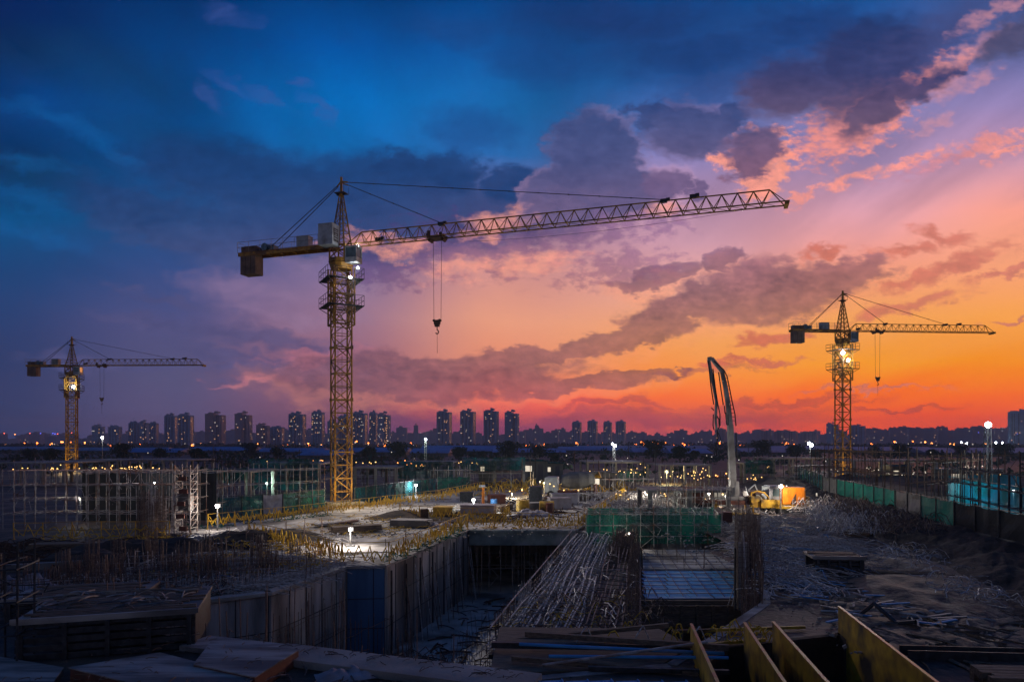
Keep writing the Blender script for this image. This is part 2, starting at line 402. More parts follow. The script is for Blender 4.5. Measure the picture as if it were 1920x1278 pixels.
M['mud'] = mat('mud', (0.088,0.050,0.030), (0.020,0.013,0.009), 1.3, 0.75, bump=1.0, bscale=5.0, detail=10, c3=(0.13,0.085,0.055), contrast=(0.38,0.66))
M['earth'] = mat('loose_earth', (0.062,0.038,0.024), (0.018,0.012,0.008), 1.2, 0.95, bump=1.0, bscale=5, detail=8)
M['net_green'] = mat('green_netting', (0.010,0.22,0.135), (0.006,0.10,0.075), 1.3, 0.8, stretch=(1,1,0.35), trans=0.45, c3=(0.004,0.055,0.045), holes=0.32)
M['sheet_green'] = mat('green_sheeting', (0.012,0.26,0.16), (0.006,0.13,0.10), 0.8, 0.7, stretch=(1,1,0.4), trans=0.35, bump=0.4, c3=(0.02,0.10,0.09))
M['net_teal'] = mat('teal_netting', (0.006,0.20,0.20), (0.004,0.08,0.10), 1.0, 0.8, stretch=(1,1,0.35), trans=0.5, c3=(0.004,0.06,0.05), holes=0.35)
M['net_cyan'] = mat('cyan_netting', (0.004,0.30,0.46), (0.004,0.13,0.14), 0.8, 0.7, trans=0.65, c3=(0.01,0.26,0.12), holes=0.2)
M['hoard_grey'] = mat('grey_hoarding', (0.20,0.19,0.17), (0.11,0.105,0.095), 1.5, 0.7, stretch=(1,1,0.3))
M['rail_yellow'] = mat('rail_paint', (0.70,0.38,0.015), (0.42,0.22,0.012), 3, 0.6, c3=(0.20,0.11,0.02))
M['mesh_yellow'] = mat('yellow_plastic', (0.75,0.44,0.015), (0.42,0.24,0.012), 4, 0.7)
M['ply'] = mat('plywood', (0.38,0.335,0.285), (0.14,0.12,0.10), 1.6, 0.65, bump=0.3, stretch=(0.4,2.2,1), detail=10, c3=(0.08,0.07,0.065), contrast=(0.36,0.58))
M['ply_red'] = mat('red_filmed_plywood', (0.17,0.045,0.022), (0.08,0.025,0.015), 2.5, 0.6)
M['timber'] = mat('old_timber', (0.20,0.135,0.085), (0.09,0.06,0.04), 3, 0.85, bump=0.4, stretch=(1,6,6), detail=7)
M['form_yellow'] = mat('yellow_formwork', (0.64,0.38,0.02), (0.34,0.18,0.012), 2.2, 0.6, detail=8, c3=(0.05,0.035,0.02))
M['board_blue'] = mat('blue_light_tinted_board', (0.06,0.32,0.62), (0.03,0.17,0.38), 1.0, 0.75, detail=6, c3=(0.36,0.40,0.48))  # blue light on the centre boards put into their colour
M['orange'] = mat('orange_paint', (0.85,0.26,0.008), (0.66,0.17,0.006), 2, 0.5, c3=(0.35,0.09,0.01))
M['tyre'] = mat('rubber', (0.02,0.02,0.02), (0.012,0.012,0.012), 4, 0.9)
M['tarp'] = mat('pale_tarpaulin', (0.42,0.38,0.40), (0.26,0.22,0.22), 1.3, 0.6, trans=0.2)
M['rebar'] = mat('reinforcing_bar', (0.20,0.14,0.11), (0.09,0.05,0.035), 9, 0.6, 0.2)
M['rebar_pale'] = mat('pale_reinforcing_bar', (0.62,0.60,0.58), (0.26,0.21,0.18), 9, 0.5, 0.1)
M['pvc_blue'] = mat('blue_hose', (0.05,0.20,0.42), (0.03,0.12,0.28), 3, 0.4)
M['tower'] = mat('rendered_facade', (0.18,0.32,0.46), (0.12,0.22,0.33), 0.05, 0.75, stretch=(1,1,3))
M['tower_b'] = mat('cream_facade', (0.30,0.25,0.25), (0.20,0.17,0.18), 0.05, 0.75)
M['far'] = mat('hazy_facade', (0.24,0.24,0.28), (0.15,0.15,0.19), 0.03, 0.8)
M['win_dark'] = mat('dark_glazing', (0.03,0.045,0.06), (0.02,0.03,0.04), 1, 0.25)
M['shed_blue'] = mat('blue_sheet_roof', (0.05,0.20,0.46), (0.03,0.12,0.28), 0.1, 0.6, c3=(0.14,0.30,0.50))
M['shed_grey'] = mat('grey_sheet_roof', (0.16,0.22,0.34), (0.09,0.12,0.2), 0.1, 0.5)
M['black_net_and_shade'] = mat('black_netting_and_shade', (0.016,0.018,0.02), (0.008,0.009,0.01), 2, 0.9)
M['shed_wall'] = mat('shed_cladding', (0.14,0.13,0.14), (0.08,0.07,0.08), 0.2, 0.8)
M['leaf'] = mat('foliage', (0.035,0.055,0.022), (0.018,0.03,0.012), 0.8, 0.8)
M['bark'] = mat('bark', (0.06,0.045,0.035), (0.03,0.022,0.016), 3, 0.9)
M['winlit'] = glow('lit_window_warm', (1.0,0.46,0.14), 0.95)
M['winlit2'] = glow('lit_window_pale', (1.0,0.85,0.62), 0.8)
M['bulb'] = glow('lamp_white', (1.0,0.93,0.85), 60)
M['bulb_cool'] = glow('lamp_cool', (0.8,0.92,1.0), 60)
M['sodium'] = glow('lamp_sodium', (1.0,0.18,0.016), 9)
M['sodium2'] = glow('lamp_amber', (1.0,0.30,0.06), 7)
M['red'] = glow('lamp_red', (1.0,0.12,0.06), 5)
M['blue'] = glow('lamp_blue', (0.10,0.12,1.0), 3)
M['spark'] = glow('work_lamp', (1.0,0.55,0.14), 3.2)

def point(name, loc, power, color=(1, 0.88, 0.74), radius=0.12, parent=None):
    l = bpy.data.lights.new(name, 'POINT'); l.energy = power; l.color = color; l.shadow_soft_size = radius
    o = bpy.data.objects.new(name, l); o.location = loc; col.objects.link(o)
    if parent is not None: o.parent = parent
    return o

# ------------------------------------------------------------------ ground, pit, embankment
PIT = [(-14.5,23.2),(-9.8,20.8),(-0.9,17.2),(4.2,18.6),(6.2,21.3),(9.3,25.6),(11.2,31.0),(13.6,38.0),(16.0,46.5),(4.3,46.0),(-2.9,46.0),(-6.1,32.5),(-7.8,32.3),(-9.4,26.7)]
TRENCH = [(4.4,13.0),(10.2,13.0),(10.4,21.6),(6.2,20.2),(4.9,18.4)]
def sheet_with_holes(outer, holes, z):
    vs = [Vector(p) for p in outer]; edges = [(i, (i+1) % len(outer)) for i in range(len(outer))]
    for h in holes:
        k = len(vs); vs += [Vector(p) for p in h]; edges += [(k+i, k+(i+1) % len(h)) for i in range(len(h))]
    ov, oe, of, *_ = delaunay_2d_cdt(vs, edges, [], 0, 1e-5)
    def inside(p, poly):
        c = False; j = len(poly)-1
        for i in range(len(poly)):
            a, b = poly[i], poly[j]
            if (a[1] > p.y) != (b[1] > p.y) and p.x < (b[0]-a[0])*(p.y-a[1])/(b[1]-a[1])+a[0]: c = not c
            j = i
        return c
    mb = MB(); mb.v = [(p.x, p.y, z) for p in ov]
    for f in of:
        c = sum((ov[i] for i in f), Vector((0, 0)))/len(f)
        if any(inside(c, h) for h in holes) or not inside(c, outer): continue
        a, b, d = ov[f[0]], ov[f[1]], ov[f[2]]
        if (b-a).cross(d-a) < 0: f = tuple(reversed(f))
        mb.f.append(tuple(f)); mb.m.append(0)
    return mb
BIG = 2700
setting(sheet_with_holes([(-BIG,-60),(BIG,-60),(BIG,2650),(-BIG,2650)], [PIT, TRENCH], 0.0).build('ground', M['mud']))
# pit floor (runs on under the deck as the basement)
FLOOR_Z = -4.2
mb = MB(); mb.quad((-16,16,FLOOR_Z),(17,16,FLOOR_Z),(17,66,FLOOR_Z),(-16,66,FLOOR_Z)); setting(mb.build('pit_floor', M['slab']))
mb = MB(); mb.quad((3.5,12,-1.3),(11.5,12,-1.3),(11.5,23,-1.3),(3.5,23,-1.3)); setting(mb.build('trench_floor', M['earth']))
# dark basement behind the open bay
mb = MB()
mb.box((0.6,63.4,-2.1),(26,0.3,4.2)); mb.box((-9.5,55,-2.1),(0.3,17,4.2)); mb.box((13.5,55,-2.1),(0.3,17,4.2))
setting(mb.build('basement_wall', M['wallc']))

def wall_run(name, pts, z0, z1, th, m, label, cat='wall', side=1, coping=True):
    """retaining wall along pts with coping and form-panel joints"""
    t = thing(name, label, cat, (pts[0][0], pts[0][1], z0))
    o = Vector(t.location)
    mb, cp, jt = MB(), MB(), MB()
    for a, b in zip(pts, pts[1:]):
        a, b = Vector(a), Vector(b); d = (b-a).normalized(); n = Vector((-d.y, d.x))*side
        q = [a, b, b+n*th, a+n*th]
        if side < 0: q.reverse()
        mb.prism([(p.x-o.x, p.y-o.y) for p in q], 0, z1-z0)
        if coping:
            q = [a-n*0.06-d*0.02, b-n*0.06+d*0.02, b+n*(th+.05)+d*0.02, a+n*(th+.05)-d*0.02]
            if side < 0: q.reverse()
            cp.prism([(p.x-o.x, p.y-o.y) for p in q], z1-z0+0.002, z1-z0+0.12)
        L = (b-a).length; k = int(L/1.22)
        for i in range(1, k+1):
            p = a + d*min(i*1.22, L-.05) - n*0.012
            jt.box((p.x-o.x, p.y-o.y, (z1-z0)/2), (0.035, 0.03, z1-z0-.05), math.atan2(d.y, d.x))
        for hz in (0.33, 0.66):
            m_ = (a+b)/2 - n*0.010
            jt.box((m_.x-o.x, m_.y-o.y, (z1-z0)*hz), (L-.05, 0.026, 0.03), math.atan2(d.y, d.x))
    mb.build('wall_face', m, t)
    if coping: cp.build('coping', M['concrete'], t)
    jt.build('joint', M['dark_steel'], t)
    return t
E = 0.02
wall_run('retaining_wall', [(-14.6,23.3),(-9.42,26.72),(-7.85,32.3)], FLOOR_Z, 0.05, 0.35, M['wallc'], 'pale concrete pit wall in front of the deck, from the rebar tangle to the blue corner', side=1)
wall_run('corner_wall', [(-7.80,32.34),(-6.08,32.52)], FLOOR_Z, 0.05, 0.35, mat('bluish_film_concrete', (0.07,0.16,0.28),(0.04,0.10,0.19),0.8,0.35, stretch=(2,2,0.2), detail=6), 'short blue-filmed wall face at the corner of the deck', side=1)
wall_run('retaining_wall', [(-6.04,32.58),(-2.92,45.9)], FLOOR_Z, 0.05, 0.35, M['wallc'], 'long ribbed pit wall under the deck railing, running to the dark bay', side=1)
wall_run('retaining_wall', [(6.25,21.3),(9.32,25.6),(11.22,31.0),(13.62,38.0),(16.0,46.4)], FLOOR_Z, 0.02, 0.35, M['wallc'], 'dark pit wall below the muddy strip with the orange box', side=-1, coping=False)
wall_run('retaining_wall', [(-14.5,23.15),(-9.8,20.75),(-0.9,17.15),(4.2,18.55),(6.2,21.2)], FLOOR_Z, 0.02, 0.3, M['wallc'], 'pit wall under the near concrete kerb beam', side=-1, coping=False)
wall_run('trench_wall', [(4.45,13),(4.95,18.35),(6.2,20.15),(10.4,21.55),(10.2,13)], -1.3, 0.02, 0.2, M['earth'], 'earth side of the trench around the yellow formwork panels', side=-1, coping=False)

wall_run('retaining_wall', [(4.42,46.05),(15.96,46.5)], FLOOR_Z, 0.02, 0.35, M['wallc'], 'shaded pit end wall under the centre green netting', side=1, coping=False)
mb = MB(); mb.prism([(-8.1,32.45),(-7.66,32.5),(-7.7,32.8),(-8.2,32.7)], FLOOR_Z, .04); mb.prism([(-6.24,32.62),(-5.98,32.7),(-6.0,33.0),(-6.3,32.9)], FLOOR_Z, .04); tag(mb.build('corner_filler', M['concrete']), 'concrete filler closing the light gap at the blue corner of the pit wall', 'pier')  # filler added to stop light leaking through the wall gap
# concrete deck sheet on the ground behind the pit
DECK = [(-7.9,32.4),(-6.05,32.6),(-2.95,46.0),(4.4,46.1),(6.4,52),(9.5,62),(12,86),(-6,84),(-12,66),(-19,52),(-24,45),(-16,41),(-12.5,36)]
mb = MB(); mb.prism(DECK, 0.004, 0.16); setting(mb.build('deck_slab', M['slab']))
# beam over the basement bay, butted under the deck edge
mb = MB(); mb.box((0.7,45.93,-0.42),(7.15,0.5,0.84)); mb.box((0.7,45.9,0.08),(7.2,0.6,0.14))
tag(mb.build('edge_beam', mat('green_stained_concrete',(0.20,0.25,0.22),(0.10,0.13,0.12),1.2,0.8,c3=(0.3,0.3,0.28)), loc=(0.7,45.93,-0.84)), 'green-stained concrete beam across the top of the dark basement bay', 'beam')

# embankment on the right, with the fence on its crest
toe = [(15.2,19),(16.7,24),(21.2,36.6),(24.8,53),(29,75),(33,100)]
crest = [(20.6,17),(22.4,24),(25.7,39.6),(28.6,54),(31.9,71),(36,98)]
from mathutils import noise as mnoise
def lerp_path(P, t):
    t = t*(len(P)-1); i = min(int(t), len(P)-2); f = t-i
    return Vector(P[i]).lerp(Vector(P[i+1]), f)
def bank(u, v):
    a, b = lerp_path(toe, u), lerp_path(crest, u)
    if v < .5:
        t = v*2; p = a.lerp(b, t); z = 1.2*(t**1.3)
    else:
        t = (v-.5)*2; p = b + Vector((t*t*60, 0)); z = 1.2*(1-max(0, t-.75)*4*0.98)
    k = mnoise.fractal(Vector((p.x*.35, p.y*.35, 3)), 1.0, 2.0, 5)
    k2 = mnoise.fractal(Vector((p.x*1.6, p.y*1.6, 9)), 1.0, 2.0, 4)
    return (p.x + .5*k*(v < .5), p.y, max(z + (0.42*k+.13*k2)*min(1, v*5), -0.05))
mb = MB(); mb.grid(bank, 260, 110); setting(mb.build('embankment', M['earth'], smooth=True))
# uneven mud heaps on the muddy strip
def heap(name, c, rx, ry, h, m, label, seed=0, rz=0.0):
    def fn(u, v):
        x, y = (u-.5)*2, (v-.5)*2
        r = math.hypot(x, y)
        k = mnoise.fractal(Vector((x*1.7+seed, y*1.7, seed*3.1)), 1.0, 2.0, 5)
        z = h*max(0, 1-r*r)*(1+.8*k) - 0.02
        X_, Y_ = x*rx, y*ry
        return (c[0]+X_*math.cos(rz)-Y_*math.sin(rz), c[1]+X_*math.sin(rz)+Y_*math.cos(rz), c[2]+z)
    mb = MB(); mb.grid(fn, 40, 40)
    return setting(mb.build(name, m, smooth=True), 'structure', label)
def strip(u, v):
    y = 14 + u*46; xl = 10.6 if y < 25.6 else (9.75+(y-25.6)*.335 if y < 46.5 else 16.8); xr = 16.5+(y-24)*.24+3
    x = xl + (xr-xl)*v; e = min(1, v*9, (1-v)*6, u*9, (1-u)*9)
    k = mnoise.fractal(Vector((x*.9, y*.9, 0)), .8, 2.1, 6); k2 = mnoise.noise(Vector((x*3.1, y*3.1, 5)))
    rut = -.07*max(0, 1-abs((x-(12.6+(y-20)*.12))/.35)) - .07*max(0, 1-abs((x-(14.4+(y-20)*.12))/.35))
    return (x, y, .012 + e*max(0, .10+.11*k+.03*k2+rut))
mb = MB(); mb.grid(strip, 230, 90); setting(mb.build('churned_mud', M['mud'], smooth=True))
heap('mud_mound', (16.2,27,0), 3.2, 5, 0.35, M['mud'], 'low muddy mound beside the rebar spoil', 1)
heap('mud_mound', (17,31,0), 6, 7, 0.3, M['mud'], 'trampled mud in front of the embankment', 2)
heap('mud_mound', (19,50,0), 6, 9, 0.4, M['mud'], 'mud heap behind the pale bar stack', 3)
heap('earth_mound', (-19.5,35.5,0), 5.5, 3.0, 0.9, M['earth'], 'dark earth heap before the left scaffold', 4)
heap('earth_mound', (-14.5,40.5,0), 5.0, 2.4, 0.7, M['earth'], 'dark earth ridge edging the deck', 5)
heap('earth_mound', (-5.5,53,0.15), 6.0, 2.6, 0.55, M['earth'], 'dark spoil lying on the pale deck', 6)
heap('earth_mound', (-8,36,0.1), 2.0, 1.0, 0.1, M['earth'], 'thin dirt patch at the deck corner', 7)

# ------------------------------------------------------------------ tower cranes
M['old_block'] = mat('stained_counterweight', (0.20,0.13,0.09), (0.10,0.065,0.05), 1.2, 0.9)
def floodlight(parent, loc, power, r=0.16, m='bulb_cool', color=(0.95,0.97,1.0), aim=(0, -1)):
    mb = MB(); mb.box((loc[0]-aim[0]*.14, loc[1]-aim[1]*.14, loc[2]), (0.42,0.16,0.34), math.atan2(aim[1], aim[0])+math.pi/2)
    h = mb.build('floodlight', M['dark_steel'], parent)
    mb = MB(); mb.ball(loc, r); mb.build('bulb', M[m], h)
    point('floodlight_lamp', (loc[0]+aim[0]*.3, loc[1]+aim[1]*.3, loc[2]), power, color, 0.2, parent)

def tower_crane(name, label, base, mast_rz, slew, w, zd, apex, jib_len, cj_len, plats, zf, trolley, drop, pend, zb=0.0, lod=1.0, cabside=-1, boxes=True, jh=1.2):
    """mast legs, climbing frame, slewing unit, cab, tower head, jib, counter-jib, counterweight, trolley and hook.
    slew frame: +x along the jib."""
    T = thing(name, label, 'tower crane', base)
    mr = Matrix.Rotation(mast_rz, 3, 'Z'); sr = Matrix.Rotation(slew, 3, 'Z')
    A = lambda x, y, z: mr @ Vector((x, y, z))
    S = lambda x, y, z: sr @ Vector((x, y, z))
    h = w/2; cr = [(-h,-h), (h,-h), (h,h), (-h,h)]
    rl, rb = 0.10*lod, 0.055*lod
    top = zd - 2.2
    mb = MB()
    for x, y in cr: mb.bar(A(x,y,zb), A(x,y,top), rl)
    n = round((top-zb)/1.25); dz = (top-zb)/n
    for i in range(n+1):
        z = zb + i*dz
        for k in range(4):
            p, q = cr[k], cr[(k+1) % 4]
            mb.bar(A(*p,z), A(*q,z), rb*(1.3 if i % 2 == 0 else .8))
            if i < n:
                if i % 2 == k % 2: mb.bar(A(*p,z), A(*q,z+dz), rb)
                else: mb.bar(A(*q,z), A(*p,z+dz), rb)
                if i % 4 == 0:   # joint plates
                    mb.box(A(*p,z), (0.24*lod,0.24*lod,0.34), mast_rz)
    mb.build('mast', M['yellow'], T)
    mb = MB()   # access ladder inside the mast
    for s_ in (-.2, .2): mb.bar(A(s_,h*.6,zb), A(s_,h*.6,top), 0.025*lod)
    for i in range(int((top-zb)/0.6)): mb.bar(A(-.2,h*.6,zb+i*.6), A(.2,h*.6,zb+i*.6), 0.016*lod, caps=False)
    mb.build('ladder', M['steel'], T)
    # concrete footing
    mb = MB(); mb.box((0,0,zb+.05),(w*2.2,w*2.2,.5),mast_rz); mb.build('footing', M['concrete'], T)
    # climbing frame
    mb = MB(); f = h+0.22; fc = [(-f,-f),(f,-f),(f,f),(-f,f)]
    for x, y in fc: mb.bar(A(x,y,zf), A(x,y,top+.1), 0.10*lod)
    zz = zf
    while zz < top:
        for k in range(4):
            p, q = fc[k], fc[(k+1) % 4]
            mb.bar(A(*p,zz), A(*q,zz), 0.06*lod)
            if zz+1.5 < top:
                m_ = ((p[0]+q[0])/2, (p[1]+q[1])/2)
                mb.bar(A(*p,zz), A(*m_,zz+1.5), 0.045*lod); mb.bar(A(*q,zz), A(*m_,zz+1.5), 0.045*lod)
        zz += 1.5
    mb.build('climbing_frame', M['yellow'], T)
    for pz in plats:
        mb = MB(); e = h+0.95
        pc = [(-e,-e),(e,-e),(e,e),(-e,e)]
        for k in range(4):
            p, q = pc[k], pc[(k+1) % 4]
            a, b = A(*p,pz), A(*q,pz)
            c_ = (a+b)/2*(1-.3/e)
            mb.box(((a+b)/2).lerp(A(0,0,pz), .17/1), ((b-a).length,0.55,0.06), mast_rz + k*math.pi/2)
            for hh in (.5, 1.0): mb.bar(a+Vector((0,0,hh)), b+Vector((0,0,hh)), 0.024*lod)
            for i in range(5):
                t = a.lerp(b, i/4); mb.bar(t, t+Vector((0,0,1.0)), 0.024*lod)
            mb.bar(A(*[v*h/e for v in p], pz-.8), a, 0.045*lod)
        mb.build('platform', M['dark_steel'], T)
    # slewing unit
    mb = MB()
    mb.bar(A(0,0,top), A(0,0,top+.55), h*1.25, h*1.45, n=12)
    mb.bar(A(0,0,top+.6), A(0,0,top+.95), h*1.5, h*1.5, n=16)
    for x, y in cr: mb.bar(S(x,y,top+.9), S(x,y,zd+.2), 0.10*lod)
    for k in range(4):
        p, q = cr[k], cr[(k+1) % 4]; mb.bar(S(*p,top+1.0), S(*q,zd), 0.06*lod); mb.bar(S(*q,top+1.0), S(*p,zd), 0.06*lod)
        mb.bar(S(*p,zd), S(*q,zd), 0.11*lod)
    mb.build('slewing_unit', M['yellow'], T)
    # tower head
    mb = MB(); az = apex - 1.1
    for x, y in cr: mb.bar(S(x*.9,y*.9,zd), S(x*.16,y*.16,az-.5), 0.085*lod, 0.07*lod)
    n = 7
    for i in range(1, n):
        t0, t1 = (i-1)/n, i/n
        for k in range(4):
            p, q = cr[k], cr[(k+1) % 4]
            s0, s1 = .9-.74*t0, .9-.74*t1
            z0, z1 = zd+(az-.5-zd)*t0, zd+(az-.5-zd)*t1
            mb.bar(S(p[0]*s0,p[1]*s0,z0), S(q[0]*s1,q[1]*s1,z1), 0.035*lod)
            mb.bar(S(p[0]*s1,p[1]*s1,z1), S(q[0]*s1,q[1]*s1,z1), 0.035*lod)
    mb.bar(S(0,0,az-.7), S(0,0,apex+.15), 0.17*lod, 0.14*lod)
    mb.bar(S(-.05,0,apex-.3), S(.75,0,apex-.42), 0.12*lod, 0.08*lod)
    mb.bar(S(.2,0,apex-.5), S(.8,0,apex-.75), 0.07*lod)
    mb.bar(S(-.5,0,apex-.75), S(0,0,apex-.25), 0.07*lod)
    mb.build('tower_head', M['yellow'], T)
    mb = MB(); mb.box(S(0,0,az-.35),(1.1,.9,.05),slew)
    for dx, dy in ((-.55,-.45),(.55,-.45),(.55,.45),(-.55,.45)): mb.bar(S(dx,dy,az-.35), S(dx,dy,az+.35), 0.02*lod)
    mb.box(S(0,0,az-.45),(1.0,.12,.14),slew)
    mb.build('head_platform', M['dark_steel'], T)
    # jib: triangular truss
    mb = MB(); x0 = h+.15; x1 = jib_len; zb_ = zd+.05
    yb = .55; top0 = x0+1.25; top1 = x1-1.4
    TZ = lambda x: zb_+jh
    for s_ in (-1, 1): mb.bar(S(x0,s_*yb,zb_), S(x1,s_*yb,zb_), 0.065*lod)
    mb.bar(S(top0,0,TZ(0)), S(top1,0,TZ(0)), 0.065*lod)
    for s_ in (-1, 1):
        mb.bar(S(x0,s_*yb,zb_), S(top0,0,TZ(0)), 0.05*lod); mb.bar(S(x1-.25,s_*yb,zb_), S(top1,0,TZ(0)), 0.045*lod)
    n = int((top1-top0)/1.2); st = (top1-top0)/n
    for i in range(n):
        xa = top0+i*st; xm = xa+st/2; xb_ = xa+st
        for s_ in (-1, 1):
            mb.bar(S(xa,0,TZ(0)), S(xm,s_*yb,zb_), 0.038*lod, caps=False); mb.bar(S(xm,s_*yb,zb_), S(xb_,0,TZ(0)), 0.038*lod, caps=False)
        mb.bar(S(xm,-yb,zb_), S(xm,yb,zb_), 0.03*lod, caps=False)
        mb.bar(S(xm,-yb,zb_), S(min(xm+st,x1),yb,zb_), 0.022*lod, caps=False)
    mb.bar(S(x1,-yb,zb_), S(x1,yb,zb_), 0.09*lod)
    mb.box(S(x1-.15,0,zb_-.15),(.3,1.2,.22),slew)
    mb.build('jib', M['yellow'], T)
    for fx, fz in ((pend[0],jh),(pend[1],jh),(pend[1]+2.4,jh+.12),(jib_len*.1,.35)):
        mb = MB(); mb.box(S(fx,0,zb_+fz),(.55,.35,.28),slew); mb.box(S(fx+.35,.1,zb_+fz+.12),(.3,.3,.22),slew)
        mb.build('rope_anchor', M['dark_steel'], T)
    # pendant ropes
    def pendants(pts):
        mb = MB(); mb.path(pts, 0.036*lod)
        for a, b in zip(pts, pts[1:]):
            L = (b-a).length; k = int(L/3)
            for i in range(1, k+1):
                p = a.lerp(b, i/(k+1)); mb.ball(p, 0.075*lod, seg=6, rings=4)
        mb.build('pendant_rope', M['cable'], T)
    pendants([S(.78,0,apex-.45), S(pend[1],0,zb_+jh+.1)])
    pendants([S(.72,0,apex-.68), S(pend[0],0,zb_+jh+.1)])
    for s_ in (-.45, .45): pendants([S(-.4,s_*.2,apex-.7), S(-cj_len*.70,s_,zd+.35)])
    # counter-jib
    mb = MB()
    for s_ in (-.6, .6): mb.box(S(-cj_len/2-h/2,s_,zd),(cj_len-h,.16*lod,.32),slew)
    for i in range(8): mb.box(S(-h-.3-i*(cj_len-h-.6)/7,0,zd-.04),(.1,1.2,.1),slew)
    mb.box(S(-cj_len/2-h/2,0,zd+.18),(cj_len-h,1.5,.04),slew)
    mb.build('counter_jib', M['yellow'], T)
    mb = MB()
    for s_ in (-.75, .75):
        for hh in (.55, 1.05): mb.bar(S(-h,s_,zd+.2+hh), S(-cj_len,s_,zd+.2+hh), 0.022*lod)
        for i in range(9):
            x = -h-i*(cj_len-h)/8; mb.bar(S(x,s_,zd+.2), S(x,s_,zd+1.25), 0.022*lod)
    for hh in (.55, 1.05): mb.bar(S(-cj_len,-.75,zd+.2+hh), S(-cj_len,.75,zd+.2+hh), 0.022*lod)
    mb.build('handrail', M['steel'], T)
    mb = MB(); c0 = -cj_len+1.15
    for i in range(3): mb.box(S(c0-.62+i*.62,0,zd-.95),(.56,1.25,2.1),slew)
    mb.box(S(c0,0,zd+.55),(1.8,1.0,.55),slew)
    mb.build('counterweight', M['old_block'], T)
    mb = MB(); wx = -cj_len*.74
    mb.bar(S(wx,-.5,zd+.65), S(wx,.5,zd+.65), .38, n=12)
    mb.box(S(wx+.75,0,zd+.5),(.6,.8,.6),slew); mb.box(S(wx-.3,.62,zd+.45),(1.3,.12,.5),slew)
    mb.build('winch', mat(name+'_winch_paint',(0.10,0.22,0.28),(0.05,0.1,0.13),3,0.5), T)
    mb = MB(); mb.box(S(-cj_len*.36,0,zd+.75),(1.35,.8,1.1),slew); mb.box(S(-cj_len*.36,0,zd+1.33),(1.45,.9,.07),slew)
    mb.build('electrical_cabinet', M['white_box'], T)
    # operator cab on the side of the slewing unit
    cx_, cy_, cz_ = h+.75, cabside*.35, zd-1.0
    mb = MB()
    mb.box(S(cx_,cy_,cz_-.55),(1.25,1.1,.5),slew); mb.box(S(cx_,cy_,cz_+.72),(1.3,1.15,.12),slew)
    for dx in (-.58,.58):
        for dy in (-.5,.5): mb.box(S(cx_+dx,cy_+dy,cz_+.15),(.08,.08,1.0),slew)
    cb = mb.build('cab', M['white_box'], T)
    mb = MB(); mb.box(S(cx_,cy_,cz_+.18),(1.12,.96,.92),slew); mb.build('cab_window', M['cab_glass'], cb)
    # trolley, ropes and hook block
    tx = trolley; mb = MB()
    mb.box(S(tx,0,zb_-.12),(1.5,1.3,.10),slew)
    for dx in (-.65,.65):
        for s_ in (-1,1):
            mb.bar(S(tx+dx,s_*.62,zb_+.1), S(tx+dx,s_*.78,zb_+.1), .15, n=8)
        mb.bar(S(tx+dx,-.35,zb_-.28), S(tx+dx,.35,zb_-.28), .16, n=8)
    mb.box(S(tx+.3,.55,zb_+.15),(.5,.35,.5),slew); mb.box(S(tx-.6,-.55,zb_+.22),(.25,.2,.55),slew)
    mb.build('trolley', M['rust'], T)
    hz = drop
    mb = MB()
    for dx in (-.42,.42):
        mb.bar(S(tx+dx,.08,zb_-.3), S(tx+dx*.85,.08,hz+.25), 0.02*lod)
    mb.build('hoist_rope', M['cable'], T)
    mb = MB()
    mb.box(S(tx,0,hz),(.60,.22,.42),slew); mb.box(S(tx,0,hz-.3),(.45,.2,.25),slew)
    for dx in (-.28,.28): mb.bar(S(tx+dx,-.14,hz+.15), S(tx+dx,.14,hz+.15), .13, n=10)
    hb = mb.build('hook_block', M['rust'], T)
    mb = MB(); pts = [S(tx,0,hz-.35), S(tx,0,hz-.75)]
    for i in range(8):
        a_ = math.pi*.5 - i*.62; pts.append(S(tx+.16*math.cos(a_)*1.0,0,hz-.92+.17*math.sin(a_)))
    mb.path(pts, 0.05, n=6); mb.path([S(tx,0,hz-.9), S(tx+.02,0,hz-2.9)], 0.018*lod)
    mb.build('hook', M['rust'], hb)
    return T, S

SL = math.atan2(-12.2, 39.0)
T1, S1 = tower_crane('tower_crane', 'tall yellow tower crane rising behind the lit deck, with its long jib over the pit', (-16.75,67,0), R(29), SL, 1.62, 25.2, 31.9, 40.8, 11.6,
    (21.9,19.3), 17.5, 10.2, 17.3, (10.6, 31.0))
# white electrical box with its sign, in front of the main tower head
bx = MB(); c = S1(-.55,-1.35,25.95)
bx.box(c,(1.55,1.25,1.95),SL); bx.box(c+Vector((0,0,1.02)),(1.62,1.32,.07),SL)
ob = bx.build('sign_box', M['white_box'], T1)
sg = MB(); R_ = Matrix.Rotation(SL,3,'Z')
fc = c + R_ @ Vector((.786,0,0))
sg.box(fc,(.012,.8,1.25),SL)
for i,(dz,wd) in enumerate(((.45,.55),(.28,.62),(.05,.40),(-.12,.58),(-.35,.6))):
    sg.box(fc + R_ @ Vector((.012,0,dz)),(.012,wd,.085),SL, mi=1)
sg.build('sign_panel', [M['dark_steel'], M['white_box']], ob)
# slack inspection rope below the jib
mb = MB(); pts = []
for i in range(25):
    t = i/24; x = 13.5 + (39-13.5)*t
    pts.append(S1(x, -.3, 25.2 - 1.0*(1-t)*(t+.35)*1.8 - .1))
mb.path(pts, 0.014); mb.build('slack_rope', M['cable'], T1)
floodlight(T1, S1(2.0,-.3,25.0), 60, 0.10)
floodlight(T1, S1(2.1,-.5,22.9), 60, 0.10)

